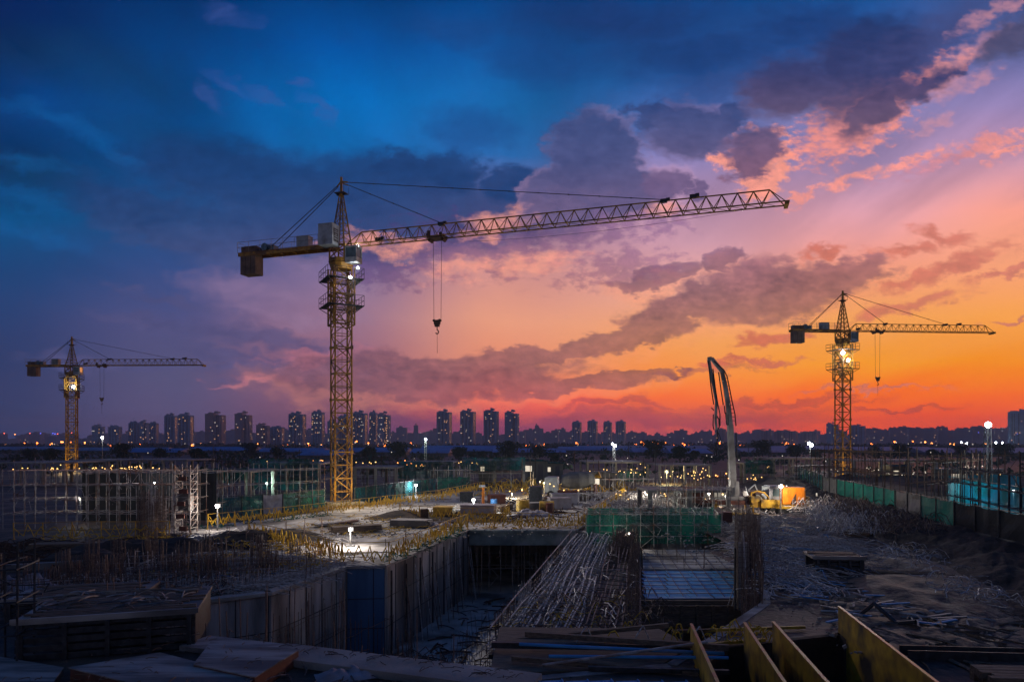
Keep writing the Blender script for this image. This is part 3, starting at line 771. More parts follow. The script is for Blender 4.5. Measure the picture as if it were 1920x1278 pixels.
T2, S2 = tower_crane('tower_crane', 'yellow tower crane against the orange sky beyond the green fence', (54.25,112,0), R(20), R(4), 1.62, 24.3, 30.8, 26.0, 8.8,
    (21.2,18.1), 16.2, 6.0, 16.6, (7.2, 17.6), lod=1.15)
floodlight(T2, (-.62,-1.35,20.6), 700, 0.30, aim=(-.3,-1))
floodlight(T2, (.25,-1.35,19.4), 500, 0.24, aim=(.3,-1))
T3, S3 = tower_crane('tower_crane', 'small yellow tower crane far off over the left scaffolds', (-86.4,134,0), R(20), R(-2), 1.62, 21.1, 26.7, 26.5, 8.8,
    (18.6,16.3), 14.8, 6.0, 14.6, (7.5, 20.0), lod=1.15)
floodlight(T3, (1.15,-1.3,16.9), 600, 0.26, 'bulb_cool', (.92,.96,1.0), aim=(.2,-1))
# yellow work light on the lower masts comes from unseen point lights added at the crane feet

def flood_beam(parent, src, dst, power, cone, color=(1,.9,.8)):
    l = bpy.data.lights.new('flood_beam', 'SPOT'); l.energy, l.color, l.spot_size, l.spot_blend, l.shadow_soft_size = power, color, R(cone), .6, .2
    o = bpy.data.objects.new('flood_beam', l); col.objects.link(o); o.parent = parent; o.location = src
    w = Vector(dst) - (Vector(parent.location) + Vector(src))
    o.rotation_euler = w.to_track_quat('-Z', 'Y').to_euler()
floodlight(T1, (1.25,-1.5,21.9), 40, 0.12, 'bulb', (1,.92,.85), aim=(.3,-1))
flood_beam(T1, (1.5,-2.2,21.9), (-4.0,52,0), 19000, 70)
flood_beam(T2, (-.8,-2.2,20.3), (18,64,0), 15000, 46, (1,.93,.88))

# ------------------------------------------------------------------ city skyline
rc = random.Random(11)
win_mesh = {}
def lit_window(parent, loc, rz, w, h, m):
    key = (round(w, 1), round(h, 1), m)
    if key not in win_mesh:
        mb = MB(); mb.box((0, 0, 0), (w, .12, h)); o = mb.build('window', M[m], parent)
        win_mesh[key] = o.data
    else:
        o = bpy.data.objects.new('window', win_mesh[key]); col.objects.link(o); o.parent = parent
    o.location = loc; o.rotation_euler = (0, 0, rz)
    return o
def apartment_tower(x0, x1, ytop, d, label, rz=-0.35, m='tower', lit=14, group='apartment towers on the skyline', style=0, lo=0, name='apartment_tower'):
    Wd = (x1-x0)/FPX*d; Ht = (HY-ytop)/FPX*d + EYE
    cx = ((x0+x1)/2-CX)/FPX*d
    az = math.atan2(cx, d)
    rz = rz - az*0.6
    s = abs(math.cos(rz+az)) + .62*abs(math.sin(rz+az)); W = Wd/s; Dp = W*.62
    T = thing(name, label, 'apartment tower', (cx, d, 0), rz, group)
    mb = MB(); H = Ht*.93
    if style == 0:      # cross-shaped plan: two wings and a core
        mb.box((-W*.27,0,H/2),(W*.42,Dp*.92,H)); mb.box((W*.27,0.02,H/2*.985),(W*.42,Dp,H*.985)); mb.box((0,.03,H/2*1.015),(W*.2,Dp*.74,H*1.015))
    elif style == 1:
        mb.box((-W*.22,-Dp*.05,H/2),(W*.52,Dp,H)); mb.box((W*.28,.3,H/2*.96),(W*.44,Dp*.8,H*.96))
    else:
        mb.box((0,0,H/2),(W*.95,Dp,H)); mb.box((0,0,H/2*1.02),(W*.5,Dp*.7,H*1.02))
    fl = max(4, int(H/3.0))
    # balcony stacks and floor edges give the faces relief
    for k in range(4):
        bxp = (-W*.42, -W*.14, W*.12, W*.42)[k]
        mb.box((bxp,-Dp*.5-.35,H*.48),(W*.075,1.3,H*.94))
    if not lo:
        for i in range(1, fl, 2):
            mb.box((0,-Dp*.5-.15,i*3.0),(W*.86,.5,.35))
    mb.build('wall', M[m], T)
    mb = MB()
    mb.box((-W*.25,0,H+1.0),(W*.3,Dp*.5,2.0)); mb.box((W*.1,0,H*1.015+Ht*.025),(W*.24,Dp*.45,Ht*.05)); mb.box((W*.02,0,H*1.015+Ht*.05),(W*.10,Dp*.3,Ht*.035))
    if rc.random() < .5: mb.bar((W*.12,0,H),(W*.12,0,Ht*1.03),.25)
    if rc.random() < .5: mb.box((-W*.33,0,H+2.4),(W*.1,Dp*.3,1.6))
    mb.build('roof', M[m], T)
    if not lo:   # dark glazed bays running up the faces
        for k in range(5):
            mb = MB(); u = (-.29,-.20,-.02,.22,.32)[k]*W
            mb.box((u,-Dp*.5-.05,H*.49),(W*.045,.5,H*.93)); mb.build('window_bay', M['win_dark'], T)
        for k in range(2):
            mb = MB(); mb.box((W*.48 if style != 2 else W*.475,-Dp*.2+k*Dp*.34,H*.48),(.5,Dp*.09,H*.9)); mb.build('window_bay', M['win_dark'], T)
    for i in range(lit):
        f = rc.randint(1, max(2, fl-2)); ww, hh = rc.choice(((1.6,1.3),(2.2,1.3),(1.2,1.2)))
        m_ = rc.choice(('winlit','winlit','winlit2'))
        if rc.random() < .78: lit_window(T, (rc.uniform(-.42,.42)*W, -Dp*.5-1.12, f*3.0+1.4), 0, ww, hh, m_)
        else: lit_window(T, (W*.5+.35, rc.uniform(-.3,.3)*Dp, f*3.0+1.4), math.pi/2, ww*.7, hh, m_)
    return T
DT = 1300
near_towers = [
 (174,196,795,'narrow dim tower standing directly behind the lamp mast with the cold white light',8,1,'tower'),
 (204,228,797,'dim squat tower just past the cold white lamp mast',4,2,'tower'),
 (242,262,789,'low paired tower, first half of the joined block east of the small crane',6,2,'tower'),
 (262,279,787,'joined tower with a step in its roof, middle of the low triple block',6,1,'tower'),
 (280,297,790,'slim end tower of the low triple block',6,2,'tower'),
 (309,333,774,'dark slab tower, first of the tall pair before the wide cream-sided tower',9,0,'tower'),
 (334,363,773,'tall tower touching its dark twin, with a faint lit stair edge',10,0,'tower'),
 (386,423,771,'wide tower with one blue face and one cream ribbed face',14,1,'tower_b'),
 (441,473,771,'tower with scattered lit flats and a reddish side, standing alone',16,1,'tower_b'),
 (481,506,793,'short warm-sided tower in front of a row of low blocks',8,1,'tower_b'),
 (506,534,798,'short grey-blue tower beside the short warm one',6,2,'tower'),
 (541,574,771,'broad tower with many lit flats near the tall crane mast',22,0,'tower'),
 (584,609,768,'tallest slim tower just before the tall crane mast',22,2,'tower'),
 (614,634,786,'lower tower seen through the tall crane mast',14,1,'tower'),
 (634,658,776,'tower half hidden behind the tall crane mast',16,2,'tower'),
 (660,690,769,'well lit tower immediately past the tall crane mast',24,0,'tower'),
 (692,708,769,'thin tower squeezed between two well lit towers',14,2,'tower'),
 (708,733,771,'tower with an orange lit stair line, last of the group at the crane mast',26,1,'tower'),
 (818,848,767,'first of four detached tall slabs in the centre, next to the lamp with green glare',16,0,'tower'),
 (862,893,766,'second of the four detached tall slabs in the centre',14,0,'tower'),
 (906,936,765,'third of the four detached tall slabs in the centre',13,0,'tower'),
 (946,974,768,'last of the four detached tall slabs, with a jagged roof',13,1,'tower'),
]
for i, (a, b, y, lb, n, st, m) in enumerate(near_towers):
    T = apartment_tower(a, b, y, DT + rc.uniform(-60, 60), lb, lit=n, style=st, m=m)
    if i == 17:
        for k in range(11): lit_window(T, (rc.choice((8.6,9.4)), -9.6, 6+k*4.6), 0, 1.8, 1.6, 'winlit')
for i, (a, b, y, lb) in enumerate([
 (1072,1091,788,'first of four small peaked towers between the centre and the pump boom'),
 (1101,1121,786,'second of the four small peaked towers'),
 (1131,1148,788,'third and slimmest of the four small peaked towers'),
 (1154,1174,787,'last of the four small peaked towers, above the twin lamp mast')]):
    apartment_tower(a, b, y, 1650, lb, lit=6, style=2, m='tower', group='apartment towers on the skyline')
for i, (a, b, y, lb, n, d) in enumerate([
 (1340,1362,802,'hazy block seen through the pump boom',4,1800),
 (1411,1447,804,'hazy flat-topped block right after the pump boom',6,1800),
 (1452,1495,806,'long hazy block between the pump boom and the glaring twin lamps',7,1800),
 (1503,1534,808,'small hazy block with a pale lit front by the glaring twin lamps',6,1800),
 (1550,1572,791,'dark tower immediately before the crane on the orange sky',5,1500),
 (1593,1622,795,'dark tower just past the crane on the orange sky',5,1500),
 (1893,1932,767,'large dark tower at the edge of the view past the bright lamp mast',8,1100)]):
    apartment_tower(a, b, y, d, lb, lit=n, style=(2,1,0)[i % 3], m='tower_b' if i < 4 else 'tower')
# the long even ridge of blocks under the orange sky
x = 1622; k = 0
while x < 1892:
    w = rc.uniform(18, 32); y = 801 + rc.uniform(-3, 4) + (1.5 if k % 3 else -2)
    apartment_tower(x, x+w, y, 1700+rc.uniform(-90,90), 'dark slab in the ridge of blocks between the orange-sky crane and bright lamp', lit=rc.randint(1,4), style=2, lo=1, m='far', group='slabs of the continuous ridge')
    x += w*.92; k += 1
# far hazy blocks filling the gaps
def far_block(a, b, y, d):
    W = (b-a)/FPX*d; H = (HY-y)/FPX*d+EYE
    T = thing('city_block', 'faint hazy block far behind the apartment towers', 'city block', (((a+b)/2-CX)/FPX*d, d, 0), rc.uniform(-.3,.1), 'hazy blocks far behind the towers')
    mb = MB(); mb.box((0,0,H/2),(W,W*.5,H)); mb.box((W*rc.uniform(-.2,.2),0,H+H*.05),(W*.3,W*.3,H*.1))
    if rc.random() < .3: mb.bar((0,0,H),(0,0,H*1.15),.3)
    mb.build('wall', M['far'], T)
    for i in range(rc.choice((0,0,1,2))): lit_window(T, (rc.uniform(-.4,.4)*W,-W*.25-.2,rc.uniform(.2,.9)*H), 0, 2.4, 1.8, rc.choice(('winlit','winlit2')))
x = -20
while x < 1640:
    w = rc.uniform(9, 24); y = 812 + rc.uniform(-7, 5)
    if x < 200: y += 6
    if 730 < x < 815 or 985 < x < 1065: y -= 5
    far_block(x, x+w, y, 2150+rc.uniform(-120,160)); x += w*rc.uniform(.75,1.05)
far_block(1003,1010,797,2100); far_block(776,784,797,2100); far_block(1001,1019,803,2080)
# purple lit strip and blue beacons far left
for px_, py_, m_ in ((76,812,'blue'),(99,812,'blue'),(103,813,'blue'),(108,813,'red'),(56,812,'red'),(8,812,'red'),(134,811,'red'),(28,814,'sodium2')):
    p = D(px_, py_, 2000); mb = MB(); mb.ball((0,0,0),1.6,seg=6,rings=4); mb.bar((0,0,-p.z),(0,0,0),.3,mi=1)
    tag(mb.build('beacon', [M[m_], M['dark_steel']], loc=None), 'tiny coloured beacon on a far roof mast over the hazy blocks', 'beacon light', 'beacons over the far city').location = p

# ------------------------------------------------------------------ city street lamps below the towers
lamp_mesh = {}
def street_lamp(px, py, d, m, r):
    p = D(px, py, d); p.z = max(p.z, 1.2)
    key = (m, round(r, 1))
    if key not in lamp_mesh:
        mb = MB(); mb.ball((0,0,0), r, seg=7, rings=5, mi=0); mb.bar((0,0,-9.5),(0,0,-r*.8),.12,mi=1)
        lamp_mesh[key] = mb.build('street_lamp', [M[m], M['dark_steel']])
        o = lamp_mesh[key]
    else:
        o = lamp_mesh[key].copy(); col.objects.link(o)
    o.location = p
    tag(o, 'small %s street lamp glowing along the foot of the far towers' % {'sodium':'orange','sodium2':'amber','red':'red','blue':'blue','winlit2':'pale','bulb_cool':'white'}[m], 'street lamp', '%s lamps at the foot of the towers' % m)
def band(x0, x1, n, y=834, sy=3.2, ms=('sodium','sodium','sodium2','sodium2','winlit2'), r=(.8,1.4)):
    for i in range(n):
        street_lamp(rc.uniform(x0,x1), y+rc.gauss(0,sy), rc.uniform(900,1240), rc.choice(ms), round(rc.uniform(*r)*1.0,1))
band(0,170,26); band(200,245,12,835,1.5); band(250,610,30); band(600,760,16); band(770,800,4)
band(745,762,7,833,2,('sodium',)); band(310,345,4,837,1,('sodium2',)); band(425,480,9,836,2.5,('sodium','sodium2'))
band(970,1070,24,835,1.4); band(1080,1130,10,835,2); band(1185,1250,30,832,3,('sodium',)); band(1255,1300,8,834,2,('sodium',)); band(1340,1360,6,833,3)
band(1385,1400,5,834,2,('sodium',)); band(1445,1495,16,832,3,('sodium','sodium2')); band(1600,1660,4,834,3); band(1670,1760,16,833,3.5); band(1780,1880,12,832,2.5,('winlit2','sodium2','bulb_cool')); band(1830,1915,6,815,6,('winlit2','blue'),(.4,.6))
band(0,640,14,838,2,('winlit2','blue')); band(640,1300,16,842,4,('winlit2','blue','sodium'),(.4,.6))

# ------------------------------------------------------------------ wooded belt and trees
rt = random.Random(5)
def leaf_clumps(mb, c, rx, ry, rz, n, s, mi=0):
    for i in range(n):
        while True:
            p = Vector((rt.uniform(-1,1), rt.uniform(-1,1), rt.uniform(-1,1)))
            if .25 < p.length < 1: break
        p = Vector((c[0]+p.x*rx, c[1]+p.y*ry, c[2]+p.z*rz))
        a = Vector((rt.gauss(0,1), rt.gauss(0,1), rt.gauss(0,1))).normalized()*s*rt.uniform(.6,1.3)
        b = a.cross(Vector((rt.gauss(0,1), rt.gauss(0,1), rt.gauss(0,1)))).normalized()*s*rt.uniform(.5,1.1)
        mb.quad(p-a, p+b, p+a, p-b, mi)
mb = MB()
for i in range(420):
    d = rt.uniform(640, 860); px_ = rt.uniform(-60, 1980)
    x = (px_-CX)/FPX*d; hgt = rt.uniform(3.2, 6.2)*(1.15 if 960 < px_ < 1560 else 1)
    leaf_clumps(mb, (x, d, hgt*.5), rt.uniform(6,13), 4, hgt*.55, 26, 1.5)
for i in range(700):
    d = rt.uniform(125, 560); px_ = rt.uniform(-80, 2000)
    x = (px_-CX)/FPX*d; hgt = rt.uniform(.8, 2.2)*min(1.6, .6+d/350)
    leaf_clumps(mb, (x, d, hgt*.45), rt.uniform(2,6)*(.5+d/400), 2, hgt*.55, 18, .35+d/900)
setting(mb.build('distant_woods', M['leaf']), 'stuff', 'dark wooded belt below the city lights')
tree_kinds = []
def make_tree(h, seed, label):
    global rt
    rt = random.Random(seed)
    T = thing('tree', label, 'tree', (0,0,0), 0, 'bare and bushy trees beyond the site')
    mb = MB(); mb.bar((0,0,-.1),(0.1,0,h*.45),.18,.12,n=6)
    tips = []
    for i in range(7):
        a = rt.uniform(0, 6.28); z0 = h*rt.uniform(.25,.5); e = Vector((math.cos(a)*h*.28, math.sin(a)*h*.28, h*rt.uniform(.6,.9)))
        mb.bar((0.05,0,z0), e, .07, .03); tips.append(e)
        mb.bar(e, e+Vector((math.cos(a+1)*h*.1, math.sin(a+1)*h*.1, h*.1)), .03, .015)
    mb.build('trunk', M['bark'], T)
    mb = MB()
    for e in tips + [Vector((0,0,h*.75)), Vector((0,0,h*.5)), Vector((h*.2,0,h*.4)), Vector((-h*.2,0,h*.4))]: leaf_clumps(mb, e, h*.2, h*.2, h*.2, 90, .22)
    for zz, rr in ((.38,.26),(.55,.32),(.72,.27),(.88,.16)): leaf_clumps(mb, (0,0,h*zz), h*rr, h*rr, h*.16, 130, .24)
    mb.build('crown', M['leaf'], T)
    return T
protos = [make_tree(5.5, 3, 'dark rounded tree between the site and the blue sheds'), make_tree(4.2, 9, 'low bushy tree between the site and the blue sheds'), make_tree(6.5, 21, 'taller loose-crowned tree between the site and the blue sheds')]
spots = [(55,230),(95,210),(230,220),(300,240),(372,190),(470,260),(520,250),(690,230),(745,210),(860,240),(905,250),(955,215),(1010,230),(1040,200),(1225,220),(1275,210),(1300,230),(1430,260),(1490,230),(1530,240),(1640,260),(1690,250),(1750,240),(1800,270),(1880,230)]
for i, (px_, d) in enumerate(spots):
    o = protos[i] if i < 3 else copy_tree(protos[i % 3])
    o.location = ((px_-CX)/FPX*d, d, 0); o.rotation_euler.z = i*1.3; s_ = .8+.45*((i*37) % 10)/10; o.scale = (s_*1.25, s_*1.25, s_*.9)

# ------------------------------------------------------------------ long sheds with blue roofs
def shed(px0, px1, d, h, roof, label, depth=22):
    x0, x1 = (px0-CX)/FPX*d, (px1-CX)/FPX*d; L = x1-x0
    T = thing('warehouse', label, 'warehouse', ((x0+x1)/2, d, 0), 0, 'long sheds beyond the site')
    h *= 1.12; mb = MB(); mb.box((0,depth/2,h*.22),(L,depth,h*.44))
    for i in range(int(L/6)): mb.box((-L/2+3+i*6,-.06,h*.2),(.25,.2,h*.4))
    mb.build('wall', M['shed_wall'], T)
    mb = MB(); e = h*.44+.01
    mb.quad((-L/2-.5,-.6,e),(L/2+.5,-.6,e),(L/2+.5,depth/2,h),(-L/2-.5,depth/2,h)); mb.quad((-L/2-.5,depth/2,h),(L/2+.5,depth/2,h),(L/2+.5,depth+.6,e),(-L/2-.5,depth+.6,e))
    mb.tri((-L/2-.5,-.6,e),(-L/2-.5,depth/2,h),(-L/2-.5,depth+.6,e)); mb.tri((L/2+.5,-.6,e),(L/2+.5,depth+.6,e),(L/2+.5,depth/2,h))
    for i in range(int(L/9)): mb.box((-L/2+4+i*9,depth*.22,(e+h)/2+.15),(.5,depth*.4,.12))
    mb.build('roof', M[roof], T)
    mb = MB()
    for i in range(max(1, int(L/12))): mb.box((-L/2+6+i*12,-.03,h*.16),(3.4,.14,h*.3))
    mb.build('door', M['win_dark'], T)
for i, (a, b, d, h, r_) in enumerate([
 (-40,120,420,3.3,'shed_grey'),(130,300,400,3.0,'shed_grey'),(225,330,330,3.0,'shed_blue'),(350,470,380,3.4,'shed_blue'),(480,600,350,3.0,'shed_blue'),
 (560,640,250,3.0,'shed_blue'),(645,760,330,3.3,'shed_blue'),(770,840,300,3.2,'shed_blue'),(845,930,360,3.5,'shed_blue'),(925,1060,330,3.0,'shed_blue'),(1050,1180,400,3.4,'shed_blue'),
 (1190,1250,330,3.2,'shed_blue'),(1262,1335,300,3.0,'shed_blue'),(1395,1500,330,3.1,'shed_grey'),(1440,1600,440,3.6,'shed_grey'),(1610,1760,380,3.4,'shed_grey'),(1740,1960,300,3.4,'shed_grey'),(790,960,470,3.8,'shed_blue'),(1080,1330,500,3.6,'shed_grey')]):
    shed(a, b, d, h, r_, ['Pale grey','Long blue'][r_ == 'shed_blue'].lower() + ' roofed shed ' + [
     'at the far west end, behind the small crane','behind the cold white lamp mast','between the wood and the hoist column','beyond the pole scaffold','under the tallest slim tower',
     'close behind the tall crane mast','just past the tall crane mast','below the green-glare lamp','under the second detached slab','under the last detached slab','below the twin lamp mast',
     'before the pump boom','seen through the pump boom','past the pump boom','behind the glaring twin lamps','past the orange-sky crane','behind the bright lamp mast','at the edge of the wood in the centre','at the wood under the small peaked towers'][i])

# ------------------------------------------------------------------ site builders
rs = random.Random(23)
U = lambda a, b: rs.uniform(a, b)
def V2(p): return Vector((p[0], p[1]))

def guard_rail(pts, label, h=1.05, amp=.35, dense=1.0, post_gap=2.0, net='mesh_yellow', z=0.16, fallen=0.0):
    """posts, two rails and a strip of crumpled yellow warning net along pts"""
    o = Vector((pts[0][0], pts[0][1], z))
    T = thing('guard_rail', label, 'guard rail', o)
    P = [Vector((p[0]-o.x, p[1]-o.y, 0)) for p in pts]
    rails = MB(); netm = MB(); pm = MB(); pm.bar((0,0,0), (0,0,h), .03, n=6); pm.box((0,0,.01), (.16,.16,.02)); pmesh = None
    for a, b in zip(P, P[1:]):
        L = (b-a).length; d = (b-a)/L; n = Vector((-d.y, d.x, 0)); k = max(1, round(L/post_gap))
        for i in range(k+(b is P[-1])):
            if pmesh is None: q = pm.build('post', M['rail_yellow'], T); pmesh = q.data
            else: q = bpy.data.objects.new('post', pmesh); col.objects.link(q); q.parent = T
            q.location = a + d*(i*L/k); q.rotation_euler = (U(-.05,.05), U(-.06,.06), 0)
        for hh in (h-.02, h*.52):
            prev = a + Vector((0,0,hh))
            for i in range(1, k+1):
                cur = a + d*(i*L/k) + Vector((0,0,hh+U(-.03,.03)))
                rails.bar(prev, cur, .022, n=4); prev = cur
        s = 0.0; up = True; prev = None
        for lay in range(2 if dense >= 1 else 1):
            s = U(0,.2); prev = None
            while s < L:
                zz = (h*U(.55,.98) if up else h*U(.05,.42)); up = not up
                p = a + d*s + n*U(-.12,.12) + Vector((0,0,zz*(1-fallen)))
                if prev is not None:
                    m_ = (p+prev)/2 + Vector((0,0,U(-.12,.12)))
                    netm.path([prev, m_, p], U(.018,.035))
                    if rs.random() < .35: netm.path([m_, m_ + d*U(-.3,.3) + n*U(-.3,.3) - Vector((0,0,U(.1,.3)))], .02)
                prev = p; s += U(.16,.42)/dense
    rails.build('rail_frame', M['rail_yellow'], T); netm.build('warning_net', M[net], T)
    return T

def crumpled_net(pts, label, w=.5, h=.4, z=.16, m='mesh_yellow', name='fallen_net'):
    mb = MB()
    for a, b in zip(pts, pts[1:]):
        a, b = Vector((*a, z)), Vector((*b, z)); L = (b-a).length; d = (b-a)/L; n = Vector((-d.y, d.x, 0))
        for i in range(int(L*11)):
            p = a + d*U(0,L) + n*rs.gauss(0,w*.5) + Vector((0,0,abs(rs.gauss(0,h*.45))))
            q = p + Vector((U(-.35,.35),U(-.35,.35),U(-.12,.2))); r = q + Vector((U(-.3,.3),U(-.3,.3),U(-.2,.1)))
            for v in (p, q, r): v.z = max(v.z, z+.03)
            mb.path([p, q, r], U(.014,.03))
    o = mb.build(name, M[m]); setting(o, 'stuff', label); return o

def scrap(name, region, n, label, z=0.0, m='rebar', lens=(.4,1.8), r=(.012,.025), lift=.35, dirv=None, curl=.5, zfn=None):
    """loose bent rods thrown over a four-cornered region: nobody could count them"""
    mb = MB(); A_, B_, C_, D_ = [Vector((*p, 0)) for p in region]
    for i in range(n):
        u, v = rs.random(), rs.random()
        p = A_.lerp(B_, u).lerp(D_.lerp(C_, u), v)
        L = U(*lens); a = U(0, 6.283) if dirv is None else dirv + rs.gauss(0, .35)
        k = 4; zz = z + (zfn(p) if zfn else 0); pts = []; hgt = U(0, lift)
        t = Vector((math.cos(a), math.sin(a), 0))
        for j in range(k+1):
            pts.append(Vector((p.x, p.y, zz + .02 + max(0, hgt*math.sin(j/k*3.14) + U(-.05,.12)*curl))))
            a += rs.gauss(0, curl*.5); p = p + Vector((math.cos(a), math.sin(a), 0))*L/k
        mb.path(pts, U(*r)*(1.45 if m == 'rebar_pale' else 1.1), n=3)
    return setting(mb.build(name, M[m]), 'stuff', label)

cage_meshes = {}
def rebar_cage(x, y, z, w=.5, h=2.2, label='', group=None, m='rebar', n=3, lean=0.0, rz=0.0):
    key = (round(w,1), round(h,1), m, n)
    if key not in cage_meshes:
        mb = MB()
        for i in range(n+1):
            for j in range(n+1):
                if 0 < i < n and 0 < j < n: continue
                x_, y_ = (i/n-.5)*w, (j/n-.5)*w
                mb.bar((x_,y_,-.05), (x_+U(-.05,.05),y_+U(-.05,.05),h*U(.88,1.0)), .016, n=4)
        k = int(h*.75/.25)
        for i in range(k):
            zz = .12+i*.25; e = w/2+.015
            mb.path([(-e,-e,zz),(e,-e,zz),(e,e,zz),(-e,e,zz),(-e,-e,zz)], .010, n=3)
        o = mb.build('rebar_cage', M[m]); cage_meshes[key] = o.data
    else:
        o = bpy.data.objects.new('rebar_cage', cage_meshes[key]); col.objects.link(o)
    o.location = (x, y, z); o.rotation_euler = (lean*U(-1,1), lean*U(-1,1), rz)
    return tag(o, label, 'rebar cage', group)

def wall_rebar(p0, p1, z, h, gap, label, m='rebar', hor=2, r=.014, jit=.06, group=None):
    """one mat of upright bars tied by a few horizontals, cast into a wall"""
    a, b = Vector((*p0, z)), Vector((*p1, z)); L = (b-a).length; d = (b-a)/L; mb = MB()
    nn = int(L/gap)
    for i in range(nn+1):
        p = a + d*(i*L/nn) - a
        q = p + Vector((U(-jit,jit), U(-jit,jit), h*U(.72,1.05)))
        if rs.random() < .18: mb.path([p, q, q + Vector((U(-.2,.2),U(-.2,.2),-.06))], r, n=3)
        else: mb.bar(p, q, r, n=4, caps=False)
    for k in range(hor):
        zz = h*(.18+.62*k/max(1, hor-1)) if hor > 1 else h*.4
        mb.path([Vector((0,0,zz))+d*(L*t/6)+Vector((0,0,U(-.04,.04))) for t in range(7)], r*.9, n=3)
    o = mb.build('wall_rebar', M[m]); o.location = a
    return tag(o, label, 'wall rebar', group)

def scaffold(p0, p1, depth, h, bay, lift, label, z=0.0, m='tube', split=False, net=None, net_h=(0,1), braces=.35, r=.026, extra_top=.8, bent=0.25, name='scaffold', group=None, nside=1):
    a, b = Vector((*p0, 0)), Vector((*p1, 0)); L = (b-a).length; d = (b-a)/L; n = Vector((-d.y, d.x, 0))
    T = thing(name, label, 'scaffold', (a.x, a.y, z), 0, group)
    nb = max(1, round(L/bay)); nd = max(1, round(depth/1.2)); nl = max(1, int(h/lift)); fr = MB()
    def out(mb_, nm):
        if split: mb_.build(nm, M[m], T)
    for i in range(nb+1):
        for j in range(nd+1):
            x = d*(i*L/nb) + n*(j*depth/nd); mb_ = MB() if split else fr
            mb_.bar(x, x + Vector((U(-.04,.04),U(-.04,.04),h+U(0,extra_top))), r, n=5)
            out(mb_, 'standard')
    for j in range(nd+1):
        for k in range(1, nl+1):
            mb_ = MB() if split else fr
            s0 = -U(0,.5); e0 = L+U(0,.5)
            mb_.bar(d*s0 + n*(j*depth/nd+.05) + Vector((0,0,k*h/nl+U(-.05,.05))), d*e0 + n*(j*depth/nd+.05) + Vector((0,0,k*h/nl+U(-.05,.05))), r*.9, n=5)
            out(mb_, 'ledger')
    tr = MB()
    for i in range(nb+1):
        for k in range(1, nl+1):
            tr.bar(d*(i*L/nb+.05) - n*.2 + Vector((0,0,k*h/nl+.05)), d*(i*L/nb+.05) + n*(depth+.2) + Vector((0,0,k*h/nl+.05)), r*.8, n=4)
    tr.build('transom_frame', M[m], T)
    br = MB()
    for i in range(nb):
        if rs.random() < braces:
            k = rs.randrange(nl); q0, q1 = Vector((0,0,k*h/nl)), Vector((0,0,(k+1)*h/nl))
            br.bar(d*(i*L/nb) - n*.06 + q0, d*((i+1)*L/nb) - n*.06 + q1, r*.8, n=4)
        if rs.random() < bent:   # loose hanging wire or hose
            s = Vector((0,0,h*U(.4,1))) + d*(i*L/nb); pts = [s]
            for q in range(5): s = s + d*U(-.4,.6) + Vector((0,0,U(-.6,.25))); s.z = max(s.z, .1); pts.append(s)
            br.path(pts, r*.7, n=4)
    br.build('brace_frame', M[m], T)
    if not split: fr.build('pole_frame', M[m], T)
    if net:
        nm = MB(); z0, z1 = h*net_h[0], h*net_h[1]
        nm.grid(lambda u, v: d*(u*L) - n*nside*(.12+.05*math.sin(u*nb*6.28)+.06*mnoise.noise(Vector((u*L*.6, v*3, L)))) + Vector((0,0,z0+(z1-z0)*v - .10*abs(math.sin(u*nb*3.14))*v)), nb*4, 6)
        nm.build('netting', M[net], T)
    return T

def net_fence(pts, h, label, m='net_green', z=0.0, gap=2.0, name='net_fence', zf=None, posts='dark_steel', post_up=0.1, group=None, sag=.08, mats=None):
    """posts with sheeting hung between them; mats: list of materials per panel"""
    o = Vector((pts[0][0], pts[0][1], z))
    T = thing(name, label, 'fence', o, 0, group)
    i = 0; P = [Vector((p[0], p[1], 0)) for p in pts]
    pm = MB(); pm.bar((0,0,-.1),(0,0,h+post_up),.04,n=6); me = None; rail = MB()
    for a, b in zip(P, P[1:]):
        L = (b-a).length; d = (b-a)/L; n = Vector((-d.y, d.x, 0)); k = max(1, round(L/gap))
        for j in range(k):
            q0 = a + d*(j*L/k); q1 = a + d*((j+1)*L/k)
            zz = zf(q0) if zf else 0; zz1 = zf(q1) if zf else 0
            if me is None: q = pm.build('post', M[posts], T); me = q.data
            else: q = bpy.data.objects.new('post', me); col.objects.link(q); q.parent = T
            q.location = (q0.x-o.x, q0.y-o.y, zz)
            mm = mats[i % len(mats)] if mats else m; s = MB(); off = U(-.03,.03)
            s.grid(lambda u, v: Vector((q0.x-o.x, q0.y-o.y, 0)) + d*(u*L/k) + n*(.05+.07*math.sin(u*3.14)*mnoise.noise(Vector((i*3.1+u*2, v*2, 1)))*3 + off*v) + Vector((0,0,zz+(zz1-zz)*u + .03 + (h-.05)*v - sag*math.sin(u*3.14)*v)), 7, 5)
            s.build('panel', M[mm], T); i += 1
            rail.bar((q0.x-o.x, q0.y-o.y, zz+h), (q1.x-o.x, q1.y-o.y, zz1+h), .03, n=4)
    rail.build('top_rail', M[posts], T)
    return T

